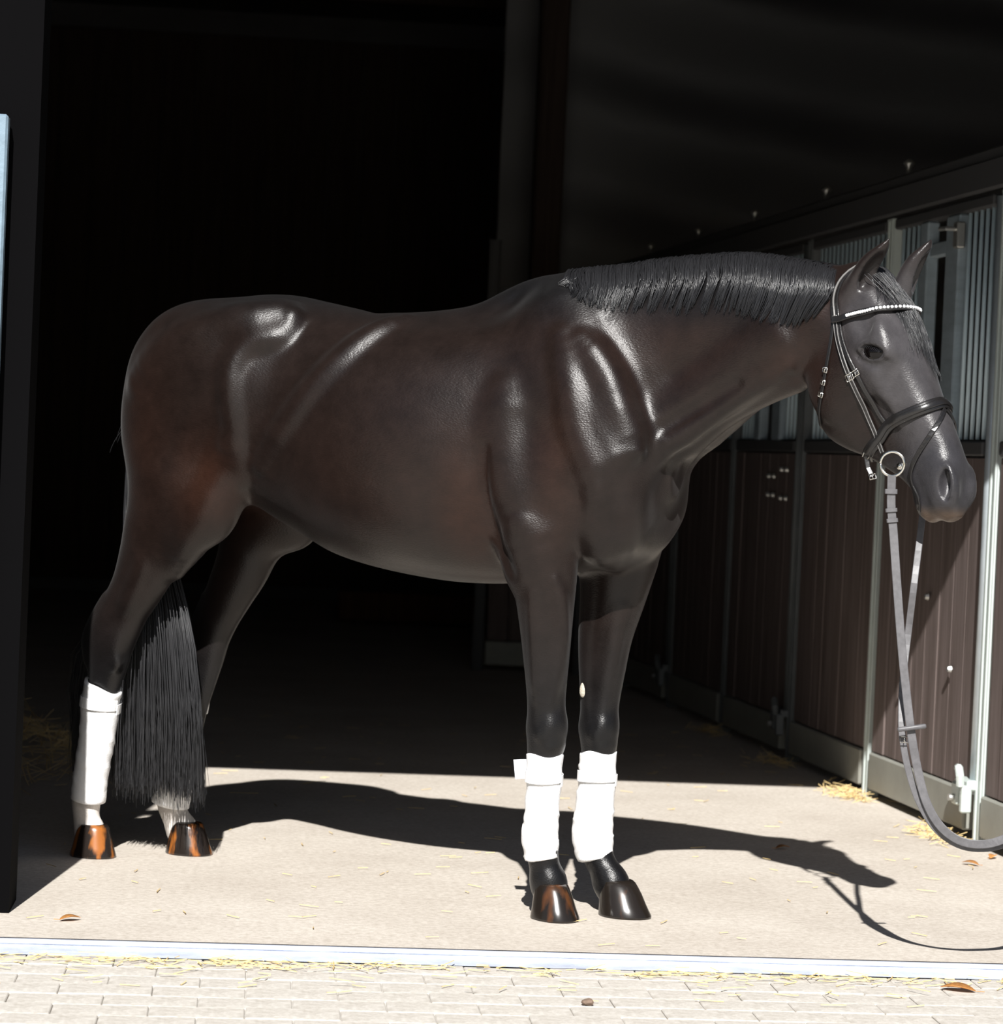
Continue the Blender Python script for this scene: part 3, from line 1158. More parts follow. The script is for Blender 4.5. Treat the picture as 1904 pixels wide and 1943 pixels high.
# short loose hairs at the dock
paths, rads = [], []
for i in range(60):
    z0 = rng.uniform(1.25, 1.47)
    o_, n_ = cast((-2.2, rng.normal(0, .03), z0), (1, 0, 0))
    d_ = np.array([-.25 - .3 * rng.uniform(), rng.normal(0, .15), -1.0])
    L_ = rng.uniform(.05, .13)
    paths.append([o_ + d_ * L_ * t + np.array([-.012, 0, 0]) * math.sin(t * 2.6) for t in np.linspace(0, 1, 6)])
    rads.append(.0009)
dock = strands('dock_hair', paths, rads, M_TAIL, horse, .3)


# ================================================================== LEG WRAPS
m_wrap = mat('white_fleece', (.86, .86, .86), rough=.85, spec=.2, noise=(40, .03), bump=(260, .15))
m_tab = mat('white_webbing', (.66, .69, .74), rough=.6)


def wrap(label, rows, ls, D0, pitch=.075, sd=1, tab=None, tilt=0.0, seed=1):
    """rows: (px, py, half width in px) down the leg; a wound cloth with overlapping turns"""
    r_ = np.random.default_rng(seed)
    S = spline(np.array([np.append(q(x, y, l), w / FPX * D0) for (x, y, w), l in zip(rows, ls)]), 46)
    P, Rr = S[:, :3], S[:, 3]
    N = 40
    V, Fc = [], []
    prof = []
    L_ = np.concatenate([[0], np.cumsum(np.linalg.norm(np.diff(P, axis=0), axis=1))])
    for i in range(len(P)):
        prof.append((i, 0.0))
    # inner lip, outside, inner lip
    rowsx = [(0, -.010, .004)] + [(i, 0, 0) for i in range(len(P))] + [(len(P) - 1, -.010, -.004)]
    for (i, dr, dz) in rowsx:
        ax = P[min(i + 1, len(P) - 1)] - P[max(i - 1, 0)]
        ax /= np.linalg.norm(ax)
        u = np.array([1.0, 0, 0]) - ax * ax[0]
        u /= np.linalg.norm(u)
        v = np.cross(ax, u)
        for k in range(N):
            a = 2 * math.pi * k / N
            ph = (L_[i] / pitch + sd * a / (2 * math.pi)) % 1.0
            rid = .0026 * (1 - ph) ** 3 + .0012 * math.sin(L_[i] * 160 + 2 * a)* math.sin(a + i * .2)
            r = Rr[i] + rid + dr
            p = P[i] + u * math.cos(a) * r * 1.02 + v * math.sin(a) * r * .95
            edge = max(0, 1 - L_[i] / .05)
            p[2] += dz + tilt * edge * math.cos(a + 2.9) + .004 * edge * math.sin(3 * a + seed)
            V.append(p)
    R_ = len(rowsx)
    for r in range(R_ - 1):
        for k in range(N):
            Fc.append((r * N + k, (r + 1) * N + k, (r + 1) * N + (k + 1) % N, r * N + (k + 1) % N))
    o = mesh_obj('leg_wrap', V, Fc, m_wrap, None, True)
    o.matrix_world = HORSE_M
    tag(o, label, 'bandage', 'white leg wraps')
    # fastening strip wound once around near the top, with its free end
    i0 = 9
    ax = P[i0 + 1] - P[i0 - 1]
    ax /= np.linalg.norm(ax)
    u = np.array([1.0, 0, 0]) - ax * ax[0]
    u /= np.linalg.norm(u)
    v = np.cross(ax, u)
    mb = MB()
    pts = [P[i0] + (u * math.cos(a) + v * math.sin(a)) * (Rr[i0] + .0035) - np.array([0, 0, .012 * a / 6.28]) for a in np.linspace(0, 2 * math.pi, 33)]
    nr = [u * math.cos(a) + v * math.sin(a) for a in np.linspace(0, 2 * math.pi, 33)]
    mb.strap(pts, nr, .030, .0018)
    mb.build('fastening_strip', m_wrap, o)
    if tab:
        a_ = [q(x, y, l) for x, y, l in tab]
        t_ = MB()
        n_ = np.array([0, -1.0, 0])
        t_.strap([a_[0], a_[1], a_[2]], [n_] * 3, .052, .003)
        t2 = t_.build('loose_tab', m_tab, o)
        t2['label'] = 'bluish white free end sticking out behind the leg'
    return o


wrap('white wrap on the foreleg nearest the viewer, with a loose tab sticking out behind',
     [(1034, 1430, 34.5), (1033, 1470, 33), (1030, 1520, 32), (1027, 1560, 33), (1025, 1592, 35), (1029, 1629, 31)], [-.105, -.10, -.097, -.095, -.092, -.09], 6.93,
     tab=[(1004, 1459, -.11), (990, 1459, -.118), (977, 1460, -.122)], seed=2)
wrap('white wrap on the far foreleg, on the right of the two front wraps',
     [(1135, 1428, 34.5), (1134, 1470, 35), (1130, 1520, 36), (1126, 1560, 38), (1125, 1592, 39), (1131, 1629, 34)], [.10, .097, .095, .092, .09, .09], 7.02, sd=-1, seed=3)
wrap('white wrap on the near hind leg, left of the tail, above a dark hoof',
     [(196, 1300, 36), (190, 1340, 36), (184, 1400, 34), (174, 1460, 33), (167, 1518, 33)], [-.13, -.128, -.125, -.12, -.115], 7.62, tilt=.012, seed=4)
wrap('white wrap on the far hind leg, mostly hidden behind the black tail',
     [(366, 1304, 32), (360, 1340, 32), (350, 1400, 32), (337, 1460, 33), (324, 1526, 36)], [.134, .132, .13, .13, .13], 7.76, sd=-1, seed=5)

# ================================================================== BRIDLE
m_lea = mat('black_leather', (.012, .011, .011), rough=.28, spec=.6, bump=(180, .05))
m_lea2 = mat('worn_leather_rein', (.105, .102, .107), rough=.45, spec=.5, noise=(60, .25))
m_edge = mat('pale_stitched_leather', (.16, .155, .15), rough=.4, spec=.5)
m_steel = mat('polished_steel', (.82, .80, .74), rough=.16, metal=1.0)
m_gem = mat('clear_crystal', (.92, .93, .95), rough=.08, spec=1.0)

bridle = empty('bridle')
bridle.matrix_world = HORSE_M
tag(bridle, 'black leather snaffle bridle with crystal browband and long grey reins', 'bridle')


def on_px(px, py, off=.002):
    o = np.array([(CO - HO) @ HF, (CO - HO) @ HL, CO[2]])
    r = ray(px, py)
    d = np.array([r @ HF, r @ HL, r[2]])
    return cast(o + d * 4, d / np.linalg.norm(d), off)[0]


def mirror(P):
    h = to_head(P)
    return hw(h[0], -h[1], h[2])


def lay(P, n, off=.002):
    """resample a path and lay it on the horse's skin"""
    S = spline(np.asarray(P), n)
    out = [near_surf(p, off) for p in S]
    A = np.array([a for a, _ in out])
    B = np.array([b for _, b in out])
    for _ in range(2):
        A[1:-1] = A[1:-1] * .5 + (A[:-2] + A[2:]) * .25
        B[1:-1] = B[1:-1] * .5 + (B[:-2] + B[2:]) * .25
    return A, B


def strap_on(name, P, n, w, t, m, off=.002, parent=None, label=None, closed=False):
    A, B = lay(P, n, off)
    mb = MB()
    mb.strap(A, B, w, t, closed)
    o = mb.build(name, m, parent or bridle)
    if label:
        o['label'] = label
    return o, A, B


def buckle(c, n, d, size, parent):
    c, n, d = Vector(c), Vector(n).normalized(), Vector(d).normalized()
    s = d.cross(n).normalized()
    mb = MB()
    h = size / 2
    loop = [c + s * x * h + d * y * h * .8 + n * .004 for x, y in ((-1, -1), (1, -1), (1, 1), (-1, 1), (-1, -1))]
    mb.tube(loop, .0016, 6)
    mb.tube([c - d * h * .8 + n * .004, c + d * h * .9 + n * .006], .0011, 6)
    return mb.build('buckle', m_steel, parent, True)


# crown piece over the poll
near_top = [on_px(1587, 604), on_px(1585, 575), on_px(1590, 550), on_px(1600, 530)]
crown = near_top + [hw(-.03, -.03, -.0), hw(-.035, .0, .002), hw(-.03, .03, .0)] + [mirror(p) for p in near_top[::-1]]
strap_on('crown_piece', crown, 40, .024, .004, m_lea)
strap_on('crown_edge', [p for p in crown], 40, .0045, .0075, m_edge, label='pale edge of the crown piece')
# cheek pieces and noseband hangers on both sides
ck = [on_px(1587, 600), on_px(1592, 640), on_px(1600, 672), on_px(1613, 710), on_px(1630, 748), on_px(1648, 786), on_px(1664, 822), on_px(1678, 858)]
hg = [on_px(1593, 600), on_px(1598, 640), on_px(1610, 676), on_px(1628, 712), on_px(1648, 750), on_px(1668, 784), on_px(1684, 806)]
for flip in (False, True):
    f_ = (lambda P: [mirror(p) for p in P]) if flip else (lambda P: P)
    o, A, B = strap_on('cheek_piece', f_(ck), 30, .012, .0045, m_lea, .004)
    _e = MB()
    for i_ in (-1, 1):
        _d = np.gradient(A, axis=0)
        _s = np.cross(_d, B)
        _s /= np.linalg.norm(_s, axis=1, keepdims=True)
        _e.strap(A + _s * i_ * .0044 + B * .0032, B, .0022, .0018)
    _e.build('stitched_edge', m_edge, o)['label'] = 'pale stitched edges'
    buckle(A[13], B[13], A[14] - A[12], .020, o)
    o, A, B = strap_on('noseband_hanger', f_(hg), 26, .011, .004, m_lea)
    buckle(A[12], B[12], A[13] - A[11], .018, o)
# throat latch
tl = [on_px(1584, 610), on_px(1577, 660), on_px(1569, 705), on_px(1562, 745), on_px(1556, 785)]
h_ = to_head(tl[-1])
under = [hw(h_[0] + .012, -.055, h_[2] - .022), hw(h_[0] + .016, 0, h_[2] - .03)]
tlp = tl + under + [mirror(under[0])] + [mirror(p) for p in tl[::-1]]
o, A, B = strap_on('throat_latch', tlp, 44, .009, .0035, m_lea, .003)
for i in (7, 9, 11):
    buckle(A[i], B[i], A[i + 1] - A[i - 1], .014, o)
# browband with a row of crystals
bb = [on_px(1584, 608), on_px(1600, 606), on_px(1616, 600), on_px(1636, 594), on_px(1660, 590), on_px(1690, 589)]
h_ = to_head(bb[-1])
bbp = bb + [hw(h_[0] + .004, 0, .03)] + [mirror(p) for p in bb[::-1]]
A, B = lay(bbp, 60, .010)
mb = MB()
mb.strap(A, B, .016, .004)
brow = mb.build('browband', m_lea, bridle)
gm = None
gems = np.linspace(9, 50, 46)
for k in gems:
    i = int(k)
    c = A[i] * (1 - (k - i)) + A[min(i + 1, 59)] * (k - i) + B[i] * .0055
    if gm is None:
        bm = bmesh.new()
        bmesh.ops.create_icosphere(bm, subdivisions=1, radius=.0046)
        gm = bpy.data.meshes.new('crystal')
        bm.to_mesh(gm)
        bm.free()
        gm.materials.append(m_gem)
    g_ = bpy.data.objects.new('crystal', gm)
    COL.objects.link(g_)
    g_.parent = brow
    g_.location = c
    g_.rotation_euler = (k, k * 2, 0)
# padded noseband around the nose and under the jaw
nb = [hw(*hq(1655, 852, 0)[[0, 1, 2]]), on_px(1667, 838), on_px(1684, 812), on_px(1700, 798), on_px(1730, 784), on_px(1760, 773)]
top_n = hq(1787, 766, 0.0)
nbp = nb + [hw(top_n[0], 0, top_n[2])]
ring_ = nbp + [mirror(p) for p in nbp[-2:0:-1]]
A, B = lay(ring_ + [ring_[0]], 56, .002)
mb = MB()
mb.strap(A[:-1], B[:-1], .030, .007, True)
nose = mb.build('noseband', m_lea, bridle, True)
mb = MB()
mb.strap(A[:-1] + B[:-1] * .006, B[:-1], .015, .005, True)
mb.build('raised_band', m_lea, nose, True)
# flash strap from the middle of the noseband down to the chin
fs = [hw(*hq(1795, 775, -.005)), on_px(1782, 800), on_px(1765, 828), on_px(1748, 855), on_px(1735, 880), on_px(1729, 903), on_px(1735, 925), on_px(1746, 950)]
ch = hw(*hq(1758, 972, -.01))
fl = fs + [ch] + [mirror(p) for p in fs[::-1]]
strap_on('flash_strap', fl, 50, .012, .004, m_lea, .003)
# bit: loose rings and a mouthpiece
bit = empty('bit')
bit.parent = bridle
bit['label'] = 'polished steel snaffle bit'
bc = on_px(1716, 884, .012)
rc = []
for flip in (False, True):
    h_ = hq(1694, 880, -.078)
    c = hw(h_[0], h_[1] if not flip else -h_[1], h_[2])
    nrm = np.array([.10, -1 if not flip else 1, .0])
    nrm /= np.linalg.norm(nrm)
    a1 = np.cross(nrm, [0, 0, 1.0])
    a1 /= np.linalg.norm(a1)
    a2 = np.cross(nrm, a1)
    mb = MB()
    mb.tube([c + (a1 * math.cos(a) + a2 * math.sin(a)) * .0295 for a in np.linspace(0, 2 * math.pi, 41)], .0036, 10)
    mb.build('bit_ring', m_steel, bit, True)
    b_ = bc if not flip else mirror(bc)
    mb = MB()
    e_ = c + (np.asarray(b_) - c) * .9
    mb.tube([e_, e_ + (c * [1, 1, 1] - e_) * .1 + np.array([0, .02 if not flip else -.02, 0]), hw(to_head(b_)[0] - .01, 0, to_head(b_)[2] - .012)], [.009, .0075, .006], 10)
    mb.build('mouthpiece', m_steel, bit, True)
    rc.append(c)
# small steel loops of the noseband fastening under the jaw
c = hw(*hq(1646, 862, -.03))
buckle(c, (0, -1, 0), (1, 0, -.3), .020, bridle)
e_ = [hw(*hq(x, y, -.03)) for x, y in ((1648, 858), (1645, 872), (1648, 888), (1656, 904))]
mb = MB()
mb.strap(e_, [np.array([.45, -.89, 0])] * 4, .012, .004)
se = mb.build('strap_end', m_lea, bridle)
buckle(e_[3], (.45, -.89, 0), (.3, 0, -1), .016, se)


def to_world(P):
    return HO + HF * P[0] + HL * P[1] + np.array([0, 0, P[2]])


def to_horse(Wp):
    d = np.asarray(Wp) - HO
    return np.array([d @ HF, d @ HL, d[2]])


D1 = to_world(rc[0])[1]
D2 = to_world(rc[1])[1]


def rein(pts, n, w, m, name, label=None, twist=.35):
    P = spline(np.array([to_horse(depth_at(x, y, D)) for x, y, D in pts]), n)
    nrm = []
    for i in range(n):
        a = -.35 + twist * math.sin(i / n * 5)
        nrm.append(to_horse(HO + np.array([math.sin(a), -math.cos(a), 0])))
    mb = MB()
    mb.strap(P, nrm, w, .0035)
    o = mb.build(name, m, bridle)
    if label:
        o['label'] = label
    return o, P, nrm


r1, P1, N1 = rein([(1693, 903, D1 - .004), (1692, 960, D1 - .006), (1696, 1010, D1 - .01), (1702, 1100, D1 - .02), (1711, 1220, D1 - .03), (1721, 1320, D1 - .04), (1731, 1400, D1 - .05), (1742, 1460, D1 - .05),
                   (1758, 1520, D1 - .06), (1784, 1566, D1 - .07), (1820, 1594, D1 - .08), (1862, 1602, D1 - .09), (1906, 1592, D1 - .10), (1960, 1560, D1 - .12), (2020, 1480, D1 - .15), (2060, 1380, D1 - .16)], 70, .0205, m_lea2, 'rein', 'grey rein from the near bit ring')
r2, P2, N2 = rein([(1752, 975, D2 - .01), (1744, 1040, D2 - .05), (1735, 1110, D2 - .09), (1724, 1200, D1 + .05), (1714, 1290, D1 + .02), (1711, 1370, D1 - .02), (1716, 1420, D1 - .03), (1727, 1470, D1 - .035),
                   (1745, 1522, D1 - .045), (1776, 1572, D1 - .055), (1818, 1602, D1 - .065), (1862, 1610, D1 - .075), (1906, 1602, D1 - .085), (1960, 1570, D1 - .10), (2020, 1490, D1 - .135), (2060, 1390, D1 - .145)], 70, .0165, m_lea2, 'rein', 'grey rein from the far bit ring')
for i, w_ in ((2, .030), (5, .028), (7, .027)):
    mb = MB()
    mb.strap([P1[i], P1[i] + (P1[i + 1] - P1[i]) * .7], [N1[i], N1[i]], w_, .008)
    mb.build('rein_keeper', m_lea2, r1)
# toggle across the reins, with a small buckle below it
c0 = to_horse(depth_at(1731, 1381, D1 - .062))
dx = to_horse(HO + np.array([.034, 0, .006]))
mb = MB()
mb.tube([c0 - dx, c0 - dx * .9, c0 + dx * .9, c0 + dx], [.0045, .006, .006, .0045], 10)
o = mb.build('rein_stop', m_lea2, r1, True)
buckle(to_horse(depth_at(1716, 1403, D1 - .04)), to_horse(HO + np.array([0, -1.0, 0])), (0, 0, -1), .018, r2)


# ================================================================== BARN
BZ = math.radians(5.2)                        # the doorway is turned a little from the camera's plane
BM = Matrix.Translation((0.07, 6.40, 0)) @ Matrix.Rotation(BZ, 4, 'Z')


def bw(x, y, z=0.0):
    v = BM @ Vector((x, y, z))
    return (v.x, v.y, v.z)


def struct(mb, name, m, smooth=False):
    o = mb.build(name, m, None, smooth)
    o.matrix_world = BM
    o['kind'] = 'structure'
    return o


def concrete(name, c):
    m = mat(name, c, rough=.85, spec=.25)
    nt = m.node_tree
    b = nt.nodes['Principled BSDF']
    tc = nt.nodes['Texture Coordinate']
    n1 = nt.nodes.new('ShaderNodeTexNoise')
    n1.inputs['Scale'].default_value = 1.6
    n1.inputs['Detail'].default_value = 8
    n1.inputs['Roughness'].default_value = .7
    n2 = nt.nodes.new('ShaderNodeTexNoise')
    n2.inputs['Scale'].default_value = 55
    n2.inputs['Detail'].default_value = 5
    n2.inputs['Roughness'].default_value = .8
    for n_ in (n1, n2):
        nt.links.new(tc.outputs['Object'], n_.inputs['Vector'])
    r1 = nt.nodes.new('ShaderNodeValToRGB')
    r1.color_ramp.elements[0].position = .3
    r1.color_ramp.elements[1].position = .72
    r1.color_ramp.elements[0].color = (c[0] * .84, c[1] * .80, c[2] * .76, 1)
    r1.color_ramp.elements[1].color = (c[0] * 1.10, c[1] * 1.08, c[2] * 1.05, 1)
    r2 = nt.nodes.new('ShaderNodeValToRGB')
    r2.color_ramp.elements[0].position = .36
    r2.color_ramp.elements[1].position = .60
    r2.color_ramp.elements[0].color = (.74, .71, .67, 1)
    r2.color_ramp.elements[1].color = (1.06, 1.05, 1.04, 1)
    nt.links.new(n1.outputs['Fac'], r1.inputs['Fac'])
    nt.links.new(n2.outputs['Fac'], r2.inputs['Fac'])
    mu = nt.nodes.new('ShaderNodeMix')
    mu.data_type = 'RGBA'
    mu.blend_type = 'MULTIPLY'
    mu.inputs[0].default_value = .8
    nt.links.new(r1.outputs[0], mu.inputs[6])
    nt.links.new(r2.outputs[0], mu.inputs[7])
    nt.links.new(mu.outputs[2], b.inputs['Base Color'])
    bp = nt.nodes.new('ShaderNodeBump')
    bp.inputs['Strength'].default_value = .35
    bp.inputs['Distance'].default_value = .004
    nt.links.new(n2.outputs['Fac'], bp.inputs['Height'])
    nt.links.new(bp.outputs[0], b.inputs['Normal'])
    return m


m_floor = concrete('worn_concrete', (.55, .52, .48))
m_pave = concrete('pale_paving', (.57, .56, .535))
m_sand = mat('joint_sand', (.55, .53, .49), rough=.95, spec=.1, noise=(90, .3))
m_wall = mat('barn_wall_dark', (.13, .125, .125), rough=.9, spec=.1, noise=(1.2, .35))
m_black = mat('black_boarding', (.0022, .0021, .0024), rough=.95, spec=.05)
m_roof = mat('roof_underside', (.10, .095, .09), rough=.95, spec=.1, noise=(2, .3))
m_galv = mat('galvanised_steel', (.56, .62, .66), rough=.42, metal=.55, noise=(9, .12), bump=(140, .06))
m_galv3 = mat('upright_steel', (.36, .43, .48), rough=.45, metal=.25, noise=(7, .2, (1, 1, 3)))
m_galv2 = mat('weathered_steel', (.18, .25, .31), rough=.5, metal=.1, noise=(7, .22, (1, 1, 3)), bump=(90, .1))
m_post_sun = mat('sunlit_post_steel', (.57, .63, .605), rough=.4, metal=.15, noise=(12, .06))  # post steel for the sunlit end; the other posts take a darkened copy
m_chan = mat('grey_green_channel', (.30, .30, .265), rough=.55, metal=.2, noise=(6, .15))
m_bar = mat('bar_steel', (.60, .74, .82), rough=.42, metal=.1)
m_rail = mat('dark_rail_steel', (.085, .085, .088), rough=.6, metal=.3)
m_post = mat('shaded_post_steel', (.15, .16, .165), rough=.5, metal=.3, noise=(9, .2))  # copy of the post steel, darkened so its colour stands in for shade
m_bolt = mat('bolt_steel', (.55, .55, .53), rough=.35, metal=.8)


def board_mat(name, c):
    m = mat(name, c, rough=.75, spec=.12)
    nt = m.node_tree
    b = nt.nodes['Principled BSDF']
    tc = nt.nodes['Texture Coordinate']
    oi = nt.nodes.new('ShaderNodeObjectInfo')
    mp = nt.nodes.new('ShaderNodeMapping')
    mp.inputs['Scale'].default_value = (38, 38, 1.6)
    av = nt.nodes.new('ShaderNodeVectorMath')
    av.operation = 'ADD'
    nt.links.new(tc.outputs['Object'], av.inputs[0])
    nt.links.new(oi.outputs['Location'], av.inputs[1])
    nt.links.new(av.outputs[0], mp.inputs['Vector'])
    nz = nt.nodes.new('ShaderNodeTexNoise')
    nz.inputs['Scale'].default_value = 1
    nz.inputs['Detail'].default_value = 6
    nz.inputs['Roughness'].default_value = .7
    nt.links.new(mp.outputs[0], nz.inputs['Vector'])
    rp = nt.nodes.new('ShaderNodeValToRGB')
    rp.color_ramp.elements[0].position = .3
    rp.color_ramp.elements[1].position = .72
    rp.color_ramp.elements[0].color = (c[0] * .62, c[1] * .60, c[2] * .58, 1)
    rp.color_ramp.elements[1].color = (c[0] * 1.25, c[1] * 1.25, c[2] * 1.28, 1)
    nt.links.new(nz.outputs['Fac'], rp.inputs['Fac'])
    nt.links.new(rp.outputs[0], b.inputs['Base Color'])
    bp = nt.nodes.new('ShaderNodeBump')
    bp.inputs['Strength'].default_value = .2
    bp.inputs['Distance'].default_value = .004
    nt.links.new(nz.outputs['Fac'], bp.inputs['Height'])
    nt.links.new(bp.outputs[0], b.inputs['Normal'])
    return m


m_board = board_mat('weathered_brown_board', (.165, .132, .122))
m_beam = board_mat('dark_timber', (.075, .055, .045))
m_red = board_mat('reddish_timber', (.11, .055, .035))

# floor slab of the aisle, paved ground outside
struct(MB().box((0, 7.8, -.06), (9.0, 15.6, .12)), 'floor', m_floor)
ground = MB().box((0, -14.4, -.094), (60, 28.78, .12)).build('ground', m_sand)
ground.matrix_world = BM
ground['kind'] = 'structure'
# sill: a steel angle along the slab's edge with a groove behind it
sl = MB()
sl.box((0, -.004, -.004), (9.0, .012, .012), bev=.002)
for i in range(1):
    sl.add([Vector((-4.5, .0, -.008)), Vector((4.5, .0, -.008)), Vector((4.5, -.05, -.027)), Vector((-4.5, -.05, -.027)), Vector((-4.5, 0, -.05)), Vector((4.5, 0, -.05))],
           [(0, 1, 2, 3), (0, 3, 4), (1, 5, 2)])
m_sill = mat('worn_steel_sill', (.52, .56, .66), rough=.55, metal=.35, noise=(5, .35, (1, 4, 4)), bump=(60, .2))
struct(sl, 'trim_1', m_sill)
m_groove = mat('dark_groove', (.03, .028, .03), rough=.9)
struct(MB().box((0, .008, .0006), (9.0, .010, .002)), 'trim_2', m_groove)

# paving blocks outside the sill
bm = bmesh.new()
bmesh.ops.create_cube(bm, size=1)
for v in bm.verts:
    v.co = Vector((v.co.x * .2068, v.co.y * .1048, v.co.z * .06))
bmesh.ops.bevel(bm, geom=[e for e in bm.edges if max(v.co.z for v in e.verts) > 0], offset=.0022, segments=1, affect='EDGES')
pav_me = bpy.data.meshes.new('paver')
bm.to_mesh(pav_me)
bm.free()
pav_me.materials.append(m_pave)
for r in range(14):
    for c_ in range(21):
        o = bpy.data.objects.new('paver', pav_me)
        COL.objects.link(o)
        o.parent = ground
        o.location = (-2.1 + c_ * .2085 + (.104 if r % 2 else 0), -.105 - r * .1065, -.0585 + rng.normal(0, .0008))
        o.rotation_euler = (rng.normal(0, .004), rng.normal(0, .003), rng.normal(0, .004))
far = MB().box((0, -16.0, -.060), (60, 25.5, .06)).box((-16.2, -2.4, -.06), (27.6, 1.75, .06)).box((16.3, -2.4, -.06), (27.6, 1.75, .06))
far.box((-16.25, -.8, -.06), (27.6, 1.45, .06)).box((16.35, -.8, -.06), (27.6, 1.45, .06))
fo = far.build('far_paving', m_pave, ground)
fo['kind'] = 'stuff'

# front wall: door opening with lintel and jambs
LINT = 2.74
wf = MB()
wf.box((-4.9, .44, 2.3), (7.314, .20, 4.6))
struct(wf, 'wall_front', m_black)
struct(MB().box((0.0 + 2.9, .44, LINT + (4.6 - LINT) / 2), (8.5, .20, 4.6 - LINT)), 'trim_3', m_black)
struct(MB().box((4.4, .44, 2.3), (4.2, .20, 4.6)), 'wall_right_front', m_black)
# inner walls and roof
struct(MB().box((-3.4, 7.9, 2.3), (.2, 15, 4.6)), 'wall_left', m_wall)
struct(MB().box((5.0, 7.9, 2.3), (.2, 15, 4.6)), 'wall_right', m_wall)
wb = struct(MB().box((.8, 14.6, 2.3), (9, .2, 4.6)), 'wall_back', m_wall)
# boards on the back wall
bd = MB().box((0, 0, 0), (.255, .03, 4.3), bev=.006)
b0 = bd.build('board', m_beam, wb)
b0.location = (-3.0, 14.48, 2.25)
for i in range(1, 17):
    o = b0.copy()
    COL.objects.link(o)
    o.location = (-3.0 + i * .262, 14.48 + rng.normal(0, .004), 2.25)
ceil = struct(MB().box((.8, 7.4, 4.65), (9, 15, .12)), 'ceiling', m_roof)
rf = MB().box((0, 0, 0), (8.2, .12, .22), bev=.008).build('rafter', m_beam, ceil)
rf.location = (.8, 2.0, 4.48)
for i in range(1, 5):
    o = rf.copy()
    COL.objects.link(o)
    o.location = (.8, 2.0 + i * 2.6, 4.48)

# ------------------------------------------------------------------ stall fronts
SA = np.array([1.429, 9.789, 0])
SZ = math.atan2(.986, -.166)
SU = np.array([math.cos(SZ), math.sin(SZ), 0])
SN = np.array([-math.sin(SZ), math.cos(SZ), 0])


def part(mb, name, m, parent, loc, smooth=False):
    o = mb.build(name, m, parent, smooth)
    o.location = loc
    return o


def clone(o, loc, parent=None):
    c = o.copy()
    COL.objects.link(c)
    c.location = loc
    if parent is not None:
        c.parent = parent
    for ch in list(o.children):
        d = ch.copy()
        COL.objects.link(d)
        d.parent = c
    return c


def channel_post(h, w=.056, d=.075):
    """open steel section: two flanges and a web"""
    mb = MB()
    mb.box((0, 0, h / 2), (w, d * .55, h))
    mb.box((-w / 2 + .008, d * .28, h / 2), (.016, d * .14, h), bev=.002)
    mb.box((w / 2 - .008, d * .28, h / 2), (.016, d * .14, h), bev=.002)
    mb.box((0, 0, h + .004), (w + .01, d * .7, .008))
    return mb


POST = channel_post(2.14)
BAR = MB().tube([(0, 0, 1.33), (0, 0, 2.135)], .0076, 8)
BOLT = MB().tube([(0, .0, 0), (0, .012, 0)], [.013, .009], 8)


def bolts(root, spots):
    o = None
    for s_, z in spots:
        if o is None:
            o = part(BOLT, 'bolt', m_bolt, root, (s_, .026, z))
        else:
            clone(o, (s_, .026, z))


def planks(root, s0, s1, n):
    w = (s1 - s0) / n
    mb = MB().box((0, 0, 0), (w - .003, .036, 1.10), bev=.0035)
    o = part(mb, 'plank', m_board, root, (s0 + w / 2, 0, .72))
    for i in range(1, n):
        clone(o, (s0 + w * (i + .5), rng.normal(0, .0012), .72))


def bars(root, spots):
    o = part(BAR, 'bar', m_bar, root, (spots[0], 0, 0), True)
    for s_ in spots[1:]:
        clone(o, (s_, 0, 0))


def stall_panel(s0, label, L_=1.06, loc=None, rz=None, group=None, mp=None):
    p = SA + SU * s0 if loc is None else np.array(loc)
    r = empty('stall_panel', tuple(p), SZ if rz is None else rz)
    tag(r, label, 'stall', group)
    part(POST, 'post', mp or m_post, r, (.035, 0, 0))
    planks(r, .09, L_ - .005, max(3, int(round(L_ / .127))))
    part(MB().box((0, 0, 0), (L_ - .09, .046, .135), bev=.006), 'bottom_channel', m_chan, r, (.09 + (L_ - .09) / 2, .008, .0985))
    part(MB().box((0, 0, 0), (L_ - .09, .05, .05), bev=.006), 'middle_rail', m_rail, r, (.09 + (L_ - .09) / 2, 0, 1.30))
    part(MB().box((0, 0, 0), (L_ - .09, .05, .04), bev=.006), 'header_rail', m_rail, r, (.09 + (L_ - .09) / 2, 0, 2.125))
    bars(r, list(np.arange(.135, L_ - .02, .0575)))
    return r


def bracket(root, s_, z, m):
    """cast hinge bracket with a claw"""
    mb = MB()
    mb.box((0, .03, 0), (.13, .05, .035), bev=.006)
    mb.box((-.052, .055, -.045), (.026, .035, .09), bev=.005)
    mb.box((.030, .05, -.035), (.06, .035, .075), bev=.006)
    mb.tube([(-.052, .075, .0), (-.06, .08, .03), (-.03, .075, .055), (.02, .06, .05)], .014, 8)
    o = part(mb, 'hinge_bracket', m, root, (s_, 0, z))
    pin = MB().tube([(.03, .055, -.05), (.03, .085, -.05)], .012, 8).build('hinge_pin', m_bolt, o)
    return o


